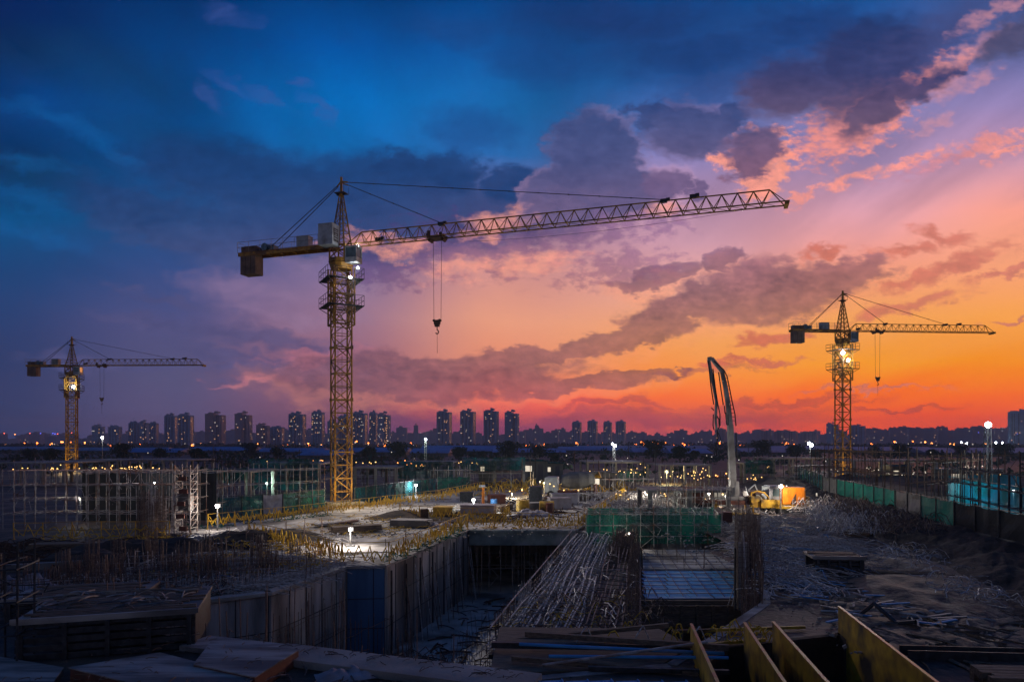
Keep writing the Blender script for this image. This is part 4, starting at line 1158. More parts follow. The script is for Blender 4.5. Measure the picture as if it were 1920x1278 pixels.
def stack(kind, x, y, z, rz, label, L=3, n=6, rows=3, m='timber', r=.05, group=None):
    """timber_stack / pipe_bundle / board_stack: one thing, members kept as its parts when few"""
    T = thing(kind, label, {'timber_stack':'timber stack','pipe_bundle':'pipe bundle','board_stack':'board stack'}[kind], (x, y, z), rz, group)
    for s in (-L*.3, L*.3):
        mb = MB(); mb.box((s,0,.05),(.1,n*r*2.4+.1,.1)); mb.build('bearer', M['timber'], T)
    for k in range(rows):
        for i in range(n):
            yy = (i-(n-1)/2)*r*2.3; zz = .1+r+k*r*2.08; mb = MB(); e = U(-.12,.12)
            if kind == 'timber_stack': mb.box((e,yy+U(-.01,.01),zz),(L,r*2,r*1.95))
            elif kind == 'board_stack': mb.box((e,yy,.1+r*.3+k*r*.62),(L,r*2.2,r*.5))
            else: mb.bar((-L/2+e,yy,zz),(L/2+e,yy+U(-.02,.02),zz+U(-.01,.01)),r,n=8)
            mb.build({'timber_stack':'beam','board_stack':'board','pipe_bundle':'pipe'}[kind], M[m], T)
    return T
def lamp_mast(px, py, d, power, label, z=0.0, heads=1, r=.13, bulb='bulb_cool', color=(.9,.96,1.0), pole='steel', lattice=False, aim=(0,-1), prad=.05, off=.7):
    p = D(px, py, d); H = p.z - z
    T = thing('lamp_mast', label, 'lamp mast', (p.x, p.y, z))
    mb = MB()
    if lattice:
        w = .28
        for a_, b_ in ((-w,-w),(w,-w),(w,w),(-w,w)): mb.bar((a_,b_,0),(a_*.6,b_*.6,H-.3),.035)
        for i in range(int(H/.7)):
            t0, t1 = i*.7, min(H-.3,(i+1)*.7); s0, s1 = w*(1-.4*t0/H), w*(1-.4*t1/H)
            for q in ((-1,-1,1,-1),(1,-1,1,1),(1,1,-1,1),(-1,1,-1,-1)): mb.bar((q[0]*s0,q[1]*s0,t0),(q[2]*s1,q[3]*s1,t1),.018,caps=False)
    else: mb.bar((0,0,0),(0,0,H-.1),prad*1.2,prad*.8,n=8)
    mb.box((0,0,.04),(.4,.4,.08))
    if heads > 1: mb.bar((-.35,0,H-.25),(.35,0,H-.25),.025)
    mb.build('pole', M[pole], T)
    for k in range(heads):
        ox = (k-(heads-1)/2)*.55; oz = 0 if heads == 1 else (-.35*k)
        mb = MB(); mb.box((ox,-aim[1]*.14,H+oz),(.28,.12,.22) if d < 80 else (.5,.14,.4)); mb.bar((ox,.05,H+oz-.3),(ox,.05,H+oz),.02)
        hd = mb.build('lamp_head', M['dark_steel'], T)
        mb = MB(); mb.ball((ox+aim[0]*.1,aim[1]*.06,H+oz),r); mb.build('bulb', M[bulb], hd)
        point('mast_lamp', (ox+aim[0]*off,aim[1]*off,H+oz+.05), power/heads, color, .12, T)
    return T
spark_mesh = {}
def work_lamp(px, py, d, m='spark', r=.09, label='small bare work lamp glowing among the far scaffolds', group='work lamps among the far scaffolds'):
    key = (m, r)
    if key not in spark_mesh:
        mb = MB(); mb.ball((0,0,0), r, seg=7, rings=5); mb.bar((0,0,r*.8),(0,0,r*.8+.15),.02,mi=1); mb.bar((0,.03,-1.6),(0,.03,0),.015,mi=1)
        o = mb.build('work_lamp', [M[m], M['dark_steel']]); spark_mesh[key] = o.data
    else: o = bpy.data.objects.new('work_lamp', spark_mesh[key]); col.objects.link(o)
    o.location = D(px, py, d)
    return tag(o, label, 'work lamp', group)

# ------------------------------------------------------------------ deck edge railings
guard_rail([(-20.6,46.2),(-14.9,55.2),(-7.7,69.0),(-3.4,85.0)], 'yellow guard rail with tangled warning net along the green fence side of the deck', dense=1.5)
guard_rail([(-8.25,32.9),(-5.95,33.1),(-3.0,46.2)], 'guard rail above the long ribbed pit wall, from the blue corner to the dark bay', dense=1.1, net='mesh_yellow')
guard_rail([(-3.0,46.5),(4.3,46.6)], 'short yellow guard rail across the top of the dark basement bay', dense=1.6)
guard_rail([(4.5,46.7),(7.2,55),(12.2,74)], 'yellow guard rail leading away from the bay to the far lit clutter', dense=1.4)
guard_rail([(-8.2,33.2),(-12.2,37.5),(-16,41.5)], 'yellow-netted guard rail at the front of the deck behind the rebar tangle', dense=1.5)
guard_rail([(-31,42.5),(-26,43.2),(-21.8,43.4)], 'yellow net rail in front of the pole scaffold', z=0, dense=.8)
guard_rail([(-8.8,53.5),(-5.2,50.5),(-.6,51.0),(-.2,55)], 'yellow rail round the dark spoil on the deck', dense=1.2)
for pts, lb in (([(-17,39.5),(-12.5,37.0),(-8.6,33.4)],'crumpled yellow net along the deck front'), ([(-22,45),(-19,49.5),(-14.8,55)],'yellow net scraps beside the green fence'),
                ([(-28,41.3),(-20,41.6)],'yellow net on the earth by the scaffold'), ([(4.8,48),(8,57)],'yellow net beside the bay'), ([(-6,33.4),(-3.3,45.6)],'grey green net along the pit coping'), ([(-2.6,46.9),(4.2,47.0)], 'yellow net over the bay'), ([(-8.5,54),(-1,53.5)], 'yellow net by the spoil')):
    crumpled_net(pts, lb, w=.7, h=.35, m='mesh_yellow' if 'green' not in lb else 'net_green')

# ------------------------------------------------------------------ fences with netting
net_fence([(-24.6,53.2),(-19.8,59),(-17.6,64.6)], 1.65, 'green net fence beside the hoist column, up to the tall crane foot', m='net_green', mats=['net_green','net_teal','net_green','tarp','net_green'])
net_fence([(-15.2,66),(-12.6,74),(-9.4,84.5)], 1.7, 'teal net fence running on from the tall crane foot', m='net_teal', mats=['net_teal','net_green','net_teal'])
bank_z = lambda p: 1.15
net_fence([(31.6,69.5),(28.6,54),(25.75,39.9)], 1.45, 'long green sheeted fence on the crest of the embankment', z=0, zf=bank_z, mats=['hoard_grey','hoard_grey','sheet_green','sheet_green','sheet_green','sheet_green','sheet_green','sheet_green'], gap=2.6)
net_fence([(38.5,92),(35,80),(31.8,70)], 1.6, 'far green canopy fence behind the orange machine', z=0, zf=bank_z, mats=['net_green','net_teal'])
net_fence([(25.7,39.7),(24.0,30),(22.6,24)], 1.45, 'black sheeted fence below the glowing cyan net', z=0, zf=lambda p: 1.15, mats=['black_net_and_shade'], gap=2.4)
net_fence([(33.2,50.5),(30.6,41),(27.6,30)], 2.15, 'glowing cyan and green net fence under the bright lamp mast', z=0, zf=lambda p: 1.2, mats=['net_cyan'], gap=3.0)
for i in range(26):   # dark uprights along the bank
    t = U(0,1); y = 30+t*42; x = 27.5 + (y-30)*.155 + U(.3,6)
    mb = MB(); h = U(2.2,4.6); mb.bar((0,0,0),(U(-.08,.08),0,h),.045,n=6)
    if i % 3 == 0: mb.bar((-.5,0,h*.8),(.6,0,h*.8),.03)
    o = mb.build('scaffold_pole', M['rust']); o.location = (x,y,1.1); tag(o, 'dark upright pole behind the embankment fence', 'scaffold pole', 'uprights behind the embankment fence')
scaffold((36,62),(40,84),3,4.0,2,1.6,'rusty pole scaffold behind the embankment fence, before the orange-sky crane', z=1.1, m='rust', r=.035)
scaffold((33,52),(42,60),2.5,3.4,1.8,1.5,'rusty pole scaffold between the embankment fence and the bright lamp mast', z=1.1, m='rust', net='net_teal', net_h=(0,.55), r=.035)
scaffold((42,66),(52,70),3,3.6,2,1.6,'far pole scaffold beside the bright lamp mast', z=1.1, m='rust', net='net_cyan', net_h=(0,.5), r=.035)

# ------------------------------------------------------------------ light masts
lamp_mast(657, 992, 38.5, 300, 'white lamp on a short mast in the middle of the lit deck', z=.16, r=.085, bulb='bulb', color=(1,.92,.86))
lamp_mast(408, 948, 45.5, 170, 'white lamp on a slim mast in front of the green fence', r=.12, bulb='bulb', color=(1,.9,.85))
lamp_mast(888, 937, 58, 800, 'white lamp standing on the deck beside the orange post', z=.16, r=.11, bulb='bulb')
lamp_mast(780, 909, 78, 500, 'white lamp in front of the teal net, past the tall crane', r=.12)
lamp_mast(1089, 896, 92, 900, 'white lamp beyond the truck, over the dark frames', r=.12, bulb='bulb')
lamp_mast(798, 823, 150, 1500, 'tall lamp mast with green glare before the detached slabs', r=.24, lattice=True, off=2.0, color=(.8,1,.85))
lamp_mast(1151, 832, 140, 2200, 'tall twin lamp mast under the small peaked towers', heads=2, r=.22, lattice=True, off=2.0)
lamp_mast(1519, 831, 150, 1500, 'glaring twin lamps before the orange-sky crane', heads=2, r=.34)
lamp_mast(192, 820, 160, 900, 'cold white lamp mast past the small crane', r=.26, bulb='bulb')
lamp_mast(1852, 796, 58, 2200, 'bright white lamp mast above the cyan net', r=.24, lattice=True, off=3.6, pole='dark_steel', color=(.85,.95,1))
lamp_mast(1020, 905, 75, 420, 'amber-lit lamp in front of the truck cab', r=.08, bulb='spark', color=(1,.75,.35))
lamp_mast(1250, 884, 100, 900, 'yellow work lamp over the frames before the pump boom', r=.12, bulb='spark', color=(1,.85,.4))
lamp_mast(1210, 915, 70, 900, 'low lamp lighting the white rebar clutter', r=.07, bulb='bulb', color=(1,.93,.8))
lamp_mast(1330, 925, 62, 700, 'low lamp beside the pump truck', r=.07, bulb='bulb', color=(1,.93,.8))
lamp_mast(1464, 911, 55.5, 420, 'bright lamp at the corner of the orange machine', r=.12, bulb='bulb', color=(1,.86,.75), aim=(0,-1))
point('added_foot_light', (1.35,-3.0,1.6), 420, (1,.74,.36), .3, T1)  # bare unseen light added to warm the lower mast, likewise below
point('added_foot_light', (-1.2,-3.5,1.5), 650, (1,.74,.36), .3, T2)
point('added_foot_light', (1.2,-3.5,1.5), 650, (1,.74,.36), .3, T3)
for i, (px_, d, pw, lb) in enumerate(((1835,53,420,'bluish lamp behind the cyan net, before the bright lamp mast'),(1900,47,260,'bluish lamp behind the cyan net at the edge of the view'))):
    T = thing('net_lamp', lb, 'work lamp', ((px_-CX)/FPX*d, d, 1.2)); mb = MB(); mb.bar((0,0,0),(0,0,1.4),.03,n=6); mb.build('stand', M['steel'], T)
    mb = MB(); mb.ball((0,0,1.5),.08); mb.build('bulb', M['bulb_cool'], T); point('net_light', (0,-.3,1.5), pw, (.5,.85,1.0), .1, T)
# hanging lamps by the left scaffold and in the pit make small pools of light
for i, (px_, py_, d, pw, c, lb) in enumerate([(150,935,50.5,60,(1,.9,.75),'bare lamp hung behind the pole scaffold'),(290,905,52,60,(.95,.95,1),'bare lamp hung high behind the pole scaffold'),(500,905,72,260,(.6,1,.9),'pale lamp behind the teal scaffold nets'),
      (560,905,80,200,(.6,1,.95),'second pale lamp behind the teal scaffold nets'),(1180,1000,44,60,(1,.95,.85),'bare lamp at the end of the bar mats'),(1290,960,52,160,(.9,1,.9),'bare lamp behind the centre green net'),(960,925,72,350,(1,.85,.6),'bare lamp among the stacks on the deck')]):
    T = thing('hanging_lamp', lb, 'work lamp', D(px_,py_,d)); mb = MB(); mb.ball((0,0,0),.06); mb.build('bulb', M['spark'], T)
    gz = D(px_,py_,d).z; mb = MB(); mb.bar((0,.04,-gz),(0,.04,.1),.02,n=6); mb.bar((0,.04,.1),(0,0,.05),.015); mb.build('stand', M['steel'], T); point('work_light', (0,-.12,0), pw, c, .08, T)

# ------------------------------------------------------------------ left scaffold, hoist column
scaffold((-35.5,47.6),(-22.6,48.4),2.4,4.0,.72,.95,'wide bare pole scaffold at the west side, before the hoist column', split=True, bent=.8, r=.024, extra_top=.2)
scaffold((-33,52.5),(-23,53.2),3.6,3.7,1.1,1.2,'second row of pole scaffold behind the wide bare one', z=0, bent=.3, m='tube', net='black_net_and_shade', net_h=(0,1))  # black sheet added behind the poles in place of deep shade
mb = MB()
T = thing('hoist_mast', 'pale lattice hoist column between the pole scaffold and the green fence', 'hoist mast', (-21.2,44.4,0))
w = .5
for a_, b_ in ((-w,-w),(w,-w),(w,w),(-w,w)): mb.bar((a_,b_,0),(a_,b_,4.6),.05)
for i in range(9):
    z0 = i*.5
    for q in ((-w,-w,w,-w),(w,-w,w,w),(w,w,-w,w),(-w,w,-w,-w)):
        mb.bar((q[0],q[1],z0),(q[2],q[3],z0+.5),.022); mb.bar((q[0],q[1],z0),(q[2],q[3],z0),.022)
mb.build('mast_frame', M['tube'], T)
for i in range(5):
    mb = MB(); mb.box((U(-.1,.1),-.55,.5+i*.8),(.5,.12,.28),0); mb.build('tie_plate', M['ply_red'], T)
mb = MB(); mb.box((0,0,2.2),(.7,.7,1.1)); mb.build('hoist_cage', M['hoard_grey'], T)
for i in range(9):
    rebar_cage(-24.5+U(-.2,3.4), 43.9+U(-.6,1.6), 0, .4, 2.0+U(0,1.4), 'upright bar cage at the foot of the hoist column', 'cages at the hoist column', m='rebar_pale' if i % 2 else 'rebar')

# ------------------------------------------------------------------ frames and scaffolds of the middle distance
def frame_building(px0, px1, d, ztop, label, net=None, levels=1, deep=8, net_h=(0,1), conc='concrete', tops=True, name='building_skeleton', mt='tube'):
    x0, x1 = (px0-CX)/FPX*d, (px1-CX)/FPX*d; L = x1-x0
    T = thing(name, label, 'building frame', (x0, d, 0))
    for k in range(levels):
        z1 = ztop*(k+1)/levels
        mb = MB(); mb.box((L/2,deep/2,z1-.1),(L,deep,.2)); mb.build('slab', M[conc], T)
        n = max(2, int(L/3.2)); cm = None
        for i in range(n+1):
            for j in (0, 1):
                if cm is None: mb = MB(); mb.box((0,0,0),(.32,.32,ztop/levels-.21)); q = mb.build('column', M[conc], T); cm = q.data
                else: q = bpy.data.objects.new('column', cm); col.objects.link(q); q.parent = T
                q.location = (.2+(L-.4)*i/n, .25+j*(deep-.5), z1-.2-(ztop/levels-.21)/2-.004)
        mb = MB()
        for i in range(int(L/.9)): mb.bar((i*.9+U(0,.3),U(-.5,.6),z1-ztop/levels),(i*.9+U(0,.3),U(-.5,.6),z1+.1+(U(0,.6) if rs.random() < .4 else 0)),.03,n=4)
        for q in (.35,.7): mb.bar((-.2,-.35,z1-ztop/levels*q),(L+.3,-.35,z1-ztop/levels*q+U(-.1,.1)),.025)
        mb.build('prop_frame', M[mt], T)
    if tops:
        mb = MB()
        for i in range(int(L*1.1)):
            x = U(0,L); y = U(0,deep); mb.bar((x,y,ztop),(x+U(-.1,.1),y,ztop+U(.4,1.3)),.02,n=3,caps=False)
        mb.build('starter_bar_lattice', M['rebar'], T)
    if net:
        mb = MB(); z0, z1 = ztop*net_h[0], ztop*net_h[1]+.15
        mb.grid(lambda u, v: (u*L, -.62+.08*mnoise.noise(Vector((u*L*.8,v*3,px0))), z0+(z1-z0)*v-.08*abs(math.sin(u*L*1.1))), max(4,int(L*2)), 5)
        mb.build('netting', M[net], T)
    return T
frame_building(355,470,66,3.3,'low frame draped in green net behind the hoist column', net='net_green', net_h=(.75,1.05), deep=7)
frame_building(470,600,78,3.7,'teal netted frame standing before the blue sheds, west of the tall crane', net='net_teal', net_h=(.2,1.1), levels=2)
frame_building(-10,120,95,3.3,'dark frame behind the far end of the pole scaffold', levels=1, deep=10)
frame_building(130,350,105,3.4,'long dark frame with yellow lit openings behind the pole scaffold', levels=1, deep=10)
frame_building(662,745,88,2.9,'dark open frame just past the tall crane foot', levels=1)
frame_building(748,850,94,3.4,'dark teal netted frame in front of the green-glare lamp mast', net='net_teal', net_h=(.35,1.0), levels=1)
frame_building(868,985,98,3.5,'dark frame behind the lit deck, hung with teal net', net='net_teal', net_h=(.6,1.1), levels=2, deep=10)
frame_building(1100,1210,108,3.0,'long low frame with lit yellow edge under the twin lamp mast', levels=1, deep=12, net='net_green', net_h=(.0,.5))
frame_building(1235,1335,98,2.9,'low frame with yellow lit openings before the pump boom', levels=1, deep=9)
frame_building(1395,1450,100,3.1,'low lit frame just past the pump boom', levels=1, deep=8, net='net_green', net_h=(.5,1.1))
frame_building(1450,1560,118,3.4,'low frame before the foot of the orange-sky crane', levels=1, deep=10)
frame_building(1600,1760,96,3.6,'dim frame with rusty props behind the embankment scaffold', levels=2, deep=8, net='net_teal', net_h=(0,.4), mt='rust')
frame_building(1215,1372,55,2.2,'near low frame of pale bars behind the centre green net', levels=1, deep=5, tops=True, mt='tube', conc='hoard_grey')
scaffold((-23.5,57),(-17,62),3,3.6,1.1,1.1,'pole scaffold behind the green fence beside the hoist column', bent=.5, m='tube')
scaffold((11.6,53.6),(17.0,53.2),1.2,2.5,.7,.8,'pale pole grid behind the centre green net', bent=1.0, m='tube')
scaffold((6.5,58),(12.0,60),2,1.6,.9,.8,'low tangled scaffold beyond the guard rail', bent=1.5, m='rebar_pale')
# site cabins
def cabin(px, py, d, w, h, roof, label):
    p = D(px, py, d); T = thing('site_cabin', label, 'site cabin', (p.x, d, 0))
    mb = MB(); mb.box((0,1.2,h/2),(w,2.4,h)); mb.build('wall', M['hoard_grey'], T)
    mb = MB(); mb.box((0,1.2,h+.09),(w+.4,2.9,.16),0); mb.box((0,1.2,h+.22),(w*.7,2.0,.1)); mb.build('roof', M[roof], T)
    mb = MB(); mb.box((-w*.25,-.03,h*.6),(w*.25,.06,h*.3)); mb.build('window', M['winlit2'], T)
    mb = MB(); mb.box((w*.22,-.03,h*.42),(w*.2,.06,h*.8)); mb.build('door', M['shed_wall'], T)
cabin(1003,880,112,4.2,3.0,'net_teal','cabin with a bright teal roof beyond the lit deck')
cabin(1037,882,116,3.4,2.5,'net_teal','smaller cabin beside the teal-roofed one')
cabin(912,895,104,2.4,3.2,'net_cyan','narrow cabin with a pale blue lit side behind the deck')
cabin(1825,880,92,8.0,2.4,'white_box','long bright-roofed cabin behind the bright lamp mast')
cabin(1690,885,100,3.0,2.6,'shed_blue','small blue-roofed cabin behind the embankment scaffold')
cabin(1130,905,82,3.2,2.3,'hoard_grey','grey cabin between the truck and the twin lamp mast')

rl_ = random.Random(77)
for a, b, n, y, sy, d0, m_ in ((20,60,4,878,3,100,'spark'),(95,120,9,878,4,92,'spark'),(140,215,16,877,4,100,'spark'),(225,270,16,876,3,101,'spark'),(240,262,6,881,2,101,'winlit2'),(285,300,3,877,1,100,'spark'),
     (480,520,5,868,3,110,'spark'),(560,620,7,866,3,115,'sodium2'),(665,705,8,870,5,100,'spark'),(745,820,12,868,4,104,'sodium2'),(780,800,7,873,1,104,'spark'),(830,900,7,866,4,106,'spark'),
     (1100,1215,16,885,4,105,'spark'),(1180,1215,10,878,5,110,'spark'),(1225,1335,16,893,4,97,'spark'),(1300,1330,8,884,5,99,'spark'),(1340,1375,6,890,5,80,'sodium2'),(1400,1440,14,898,4,98,'spark'),(1400,1450,4,878,3,110,'spark'),
     (1500,1560,8,884,4,114,'winlit2'),(1560,1660,14,882,5,100,'winlit2'),(1650,1780,12,888,6,94,'winlit2'),(1800,1850,16,874,2,90,'winlit2'),(1800,1915,10,888,2,88,'spark'),(955,1100,14,914,8,74,'spark'),(1150,1380,18,925,8,62,'spark'),(1410,1540,10,925,9,60,'winlit2'),(200,1900,22,858,7,160,'winlit2')):
    for i in range(n):
        far = d0 > 120
        work_lamp(rl_.uniform(a,b), y+rl_.gauss(0,sy*.7), d0+rl_.uniform(-3,3) - (.0 if not far else rl_.uniform(0,20)), m_, .07 if not far else .10,
                  label={'spark':'small yellow work lamp glowing among the far scaffolds','winlit2':'small pale work lamp glowing among the far scaffolds','sodium2':'small amber work lamp glowing among the far scaffolds'}[m_], group={'spark':'yellow','winlit2':'pale','sodium2':'amber'}[m_]+' work lamps among the far scaffolds')

# ------------------------------------------------------------------ concrete pump with folded boom
PD_ = 58.0
T = thing('concrete_pump', 'pale concrete pump with its tall folded boom standing by the orange machine', 'concrete pump', (D(1378,900,PD_).x, PD_, 0))
o0 = Vector(T.location)
def boom_section(uv, r0, r1, nm, m='white_box'):
    mb = MB(); P = [D(1300+u/4.12, 650+v/4.12, PD_) - o0 for u, v in uv]
    for i, (a, b) in enumerate(zip(P, P[1:])):
        t0, t1 = i/(len(P)-1), (i+1)/(len(P)-1)
        mb.bar(a, b, (r0+(r1-r0)*t0)*1.25, (r0+(r1-r0)*t1)*1.25, n=4)
    return mb.build(nm, M[m], T)
def side(P, dy):
    return [(p[0]+dy, p[1]) for p in P]
M['boom'] = mat('boom_paint', (0.30,0.30,0.28), (0.18,0.17,0.155), 1.5, 0.5, c3=(0.10,0.09,0.08))
boom_section([(305,1085),(300,940),(292,760),(284,600)], .30, .24, 'lower_boom', 'boom')
boom_section([(284,600),(268,440),(246,300),(222,195)], .21, .16, 'middle_boom', 'boom')
boom_section([(232,200),(190,150),(140,88),(112,92)], .17, .15, 'upper_boom', 'boom')
boom_section([(118,98),(150,270),(178,420),(172,560),(180,640)], .13, .09, 'folded_boom', 'boom')
boom_section([(172,520),(198,560),(200,620),(184,645)], .05, .05, 'tip_elbow', 'dark_steel')
mb = MB()
for P in ([(158,110),(236,178),(262,230),(300,420),(322,520),(330,610)], [(196,195),(214,330),(232,448)], [(116,110),(136,300),(158,445)], [(152,170),(172,330),(188,430),(206,520),(206,610)], [(155,520),(152,600),(160,640)], [(250,505),(258,600),(270,600),(268,520)], [(240,455),(246,515)], [(330,660),(338,860)], [(140,470),(160,490)]):
    mb.path([D(1300+u/4.12, 650+v/4.12, PD_-.15) - o0 for u, v in P], .055, n=5)
for q in range(12):
    v = 240+q*30; a = D(1300+(262+(v-230)*.2)/4.12,650+v/4.12,PD_-.1)-o0; mb.bar(a, a-Vector((.35,0,0)), .03)
mb.build('delivery_pipe', M['dark_steel'], T)
mb = MB(); mb.path([D(1300+u/4.12, 650+v/4.12, PD_)-o0 for u, v in ((184,645),(190,700),(176,760),(182,840))], .05, n=6); mb.path([D(1300+u/4.12, 650+v/4.12, PD_)-o0 for u, v in ((184,645),(205,690),(222,750))], .03, n=5)
mb.build('end_hose', M['tyre'], T)
mb = MB(); mb.bar((0,0,1.5),(.05,0,2.75),.40,.30,n=10); mb.box((0,0,1.35),(1.3,1.3,.3)); mb.build('turret', M['boom'], T)
mb = MB(); mb.box((-1.0,0,1.0),(7.4,1.5,.35)); mb.box((-3.6,0,1.7),(1.6,1.6,1.1)); mb.box((1.7,.2,1.55),(1.5,1.2,.7)); mb.build('chassis', M['ply_red'], T)
mb = MB(); mb.box((2.0,-.62,1.5),(.9,.1,.5)); mb.bar((.9,-.75,1.6),(.9,.0,2.3),.05); mb.path([(.9,-.5,2.0),(1.5,-.5,2.5),(1.7,-.5,2.0),(1.3,-.5,1.7),(.9,-.5,1.9)],.06,n=6); mb.build('hose_reel', M['white_box'], T)
mb = MB(); mb.box((3.35,0,1.55),(1.5,1.7,1.5)); mb.box((3.3,0,2.33),(1.2,1.5,.12)); cbn = mb.build('cab', M['white_box'], T)
mb = MB(); mb.box((3.4,-.86,1.85),(1.0,.04,.6)); mb.box((4.11,0,1.9),(.04,1.4,.6)); mb.build('cab_window', M['cab_glass'], cbn)
for x in (-3.6,-2.5,2.9):
    for s in (-.75,.75):
        mb = MB(); mb.bar((x,s-.14,.5),(x,s+.14,.5),.5,n=14); mb.build('wheel', M['tyre'], T)
for x, s in ((-1.8,-1),(1.2,-1),(-1.8,1),(1.2,1)):
    mb = MB(); mb.bar((x,s*.7,1.0),(x+.4*s,s*2.1,.95),.11); mb.bar((x+.4*s,s*2.1,1.0),(x+.4*s,s*2.1,0),.08); mb.box((x+.4*s,s*2.1,.04),(.6,.6,.08)); mb.build('outrigger', M['rail_yellow'], T)

# ------------------------------------------------------------------ orange tracked machine
T = thing('drilling_machine', 'bright orange box-bodied tracked machine on the muddy strip', 'tracked machine', (D(1484,960,57).x, 57, 0), R(-4))
mb = MB()
pts = [(-.95,-.75),(.80,-.75),(.95,-.6),(.95,.75),(-.95,.75)]
mb.prism(pts, .95, 2.28); mb.box((0,0,2.30),(1.7,1.3,.06)); mb.box((.15,-.765,1.6),(.04,.03,1.1)); mb.box((-.5,-.765,1.6),(.04,.03,1.1))
mb.box((-.83,-.5,2.42),(.1,.1,.25)); hd = mb.build('engine_housing', M['orange'], T)
mb = MB(); mb.tri((.12,-.79,1.0),(.12,-.79,1.9),(-.35,-.79,1.0)); mb.box((.55,-.775,1.2),(.5,.02,.25)); mb.build('vent_panel', M['rust'], hd)
mb = MB(); mb.box((-.2,0,.75),(3.2,1.3,.36)); mb.box((-1.9,-.2,.95),(1.5,.9,.65)); mb.box((-3.0,-.1,1.1),(.8,.6,.9)); mb.box((.1,-.72,.7),(.35,.1,.3)); mb.build('chassis', M['form_yellow'], T)
mb = MB(); mb.path([(-3.3,-.3,1.2),(-3.4,-.3,1.8),(-2.9,-.3,2.0),(-2.3,-.3,1.85),(-1.9,-.3,1.4)],.07,n=6); mb.bar((-3.3,-.2,1.3),(-.9,-.2,1.15),.10); mb.build('arm', M['rail_yellow'], T)
for s in (-.62,.62):
    mb = MB(); mb.box((-.2,s,.32),(2.9,.36,.42))
    for e in (-1.65,1.25): mb.bar((e,s-.18,.34),(e,s+.18,.34),.32,n=12)
    for i in range(15): mb.box((-1.6+i*.2,s,.56),(.1,.40,.05)); mb.box((-1.6+i*.2,s,.09),(.1,.40,.05))
    mb.build('track', M['tyre'], T)
mb = MB(); mb.box((1.15,-.1,1.25),(.35,.7,.6)); mb.bar((1.1,-.2,.7),(1.7,-.4,.9),.09); mb.build('hydraulic_unit', M['form_yellow'], T)

# ------------------------------------------------------------------ mixer truck and site things on the deck
def truck(x, y, rz, label):
    T = thing('mixer_truck', label, 'mixer truck', (x,y,.16), rz)
    mb = MB(); mb.box((-.6,0,.85),(6.8,.9,.3)); mb.box((-3.7,0,1.3),(.3,1.6,1.2)); mb.build('chassis', M['ply_red'], T)
    mb = MB(); prof = [(-3.6,.55),(-2.9,.95),(-1.6,1.2),(-.2,1.15),(.9,.8)]
    for (a, ra), (b, rb_) in zip(prof, prof[1:]): mb.bar((a,0,2.25+(.9-a)*.07),(b,0,2.25+(.9-b)*.07),ra,rb_,n=14)
    mb.build('drum', M['hoard_grey'], T)
    mb = MB(); mb.bar((-3.6,0,2.9),(-4.3,0,3.2),.2,.5,n=8); mb.bar((-4.2,0,1.8),(-4.9,0,.9),.16); mb.build('chute', M['rail_yellow'], T)
    mb = MB(); mb.box((2.3,0,1.75),(1.7,2.2,2.0)); mb.box((2.2,0,2.8),(1.4,2.0,.14)); c = mb.build('cab', M['white_box'], T)
    mb = MB(); mb.box((3.16,0,2.15),(.04,1.9,.8)); mb.box((2.45,-1.11,2.15),(1.0,.04,.7)); mb.build('windscreen', M['cab_glass'], c)
    mb = MB(); mb.box((3.17,.8,1.1),(.05,.3,.2)); mb.build('headlight', M['winlit2'], c)
    for x_ in (-2.9,-1.7,2.3):
        for s in (-.95,.95):
            mb = MB(); mb.bar((x_,s-.16,.5),(x_,s+.16,.5),.5,n=14); w = mb.build('tyre', M['tyre'], T)
            mb = MB(); mb.bar((x_,s-.18,.5),(x_,s+.18,.5),.24,n=10); mb.build('rim', M['steel'], w)
    T.scale = (.78,.78,.78)
truck(D(1066,900,73).x, 73, R(168), 'white mixer truck standing in the lit clutter beyond the guard rail')
T = thing('orange_post', 'orange post with a pale cap standing on the lit deck', 'post', (D(906,930,64).x,64,.16))
mb = MB(); mb.bar((0,0,0),(0,0,1.7),.13,n=10); mb.box((0,0,.05),(.5,.5,.1)); mb.build('post', M['orange'], T)
mb = MB(); mb.box((-.1,0,1.8),(.55,.3,.18)); mb.build('cap', M['white_box'], T)
def block(x, y, z, s, m, label, name='formwork_box', rz=0.0, cat='box', lid=None):
    T = thing(name, label, cat, (x,y,z), rz); mb = MB(); mb.box((0,0,s[2]/2),s)
    for k in (-.5,.5):
        mb.box((k*(s[0]+.03),0,s[2]/2),(.03,s[1]*.9,.08)); mb.box((0,k*(s[1]+.03),s[2]*.5),(s[0]*.92,.03,.08))
    mb.build('body', M[m], T)
    mb = MB(); mb.box((0,0,s[2]+.035),(s[0]+.08,s[1]+.08,.06)); mb.build('lid', M[lid or m], T)
    return T
block(-2.6,53.2,.16,(2.6,1.6,1.0),'tarp','pale concrete block at the deck edge beside the yellow netting', rz=R(-6))
block(-5.2,52.6,.16,(1.5,1.2,.9),'form_yellow','yellow box beside the pale block on the deck', rz=R(-6))
def drum(x, y, z, r, h, m, label, lying=False):
    T = thing('steel_drum', label, 'drum', (x,y,z)); mb = MB()
    P = [(0,r),(h*.3,r),(h*.33,r*1.05),(h*.36,r),(h*.64,r),(h*.67,r*1.05),(h*.7,r),(h,r)]
    for (a, ra), (b, rb2) in zip(P, P[1:]):
        if lying: mb.bar((a,0,r),(b,0,r),ra,rb2,n=16)
        else: mb.bar((0,0,a),(0,0,b),ra,rb2,n=16)
    mb.build('shell', M[m], T)
    mb = MB()
    if not lying: mb.bar((r*.5,0,h),(r*.5,0,h+.03),.05,n=8)
    else: mb.bar((h,0,r*1.4),(h+.03,0,r*1.4),.05,n=8)
    mb.build('bung', M['steel'], T)
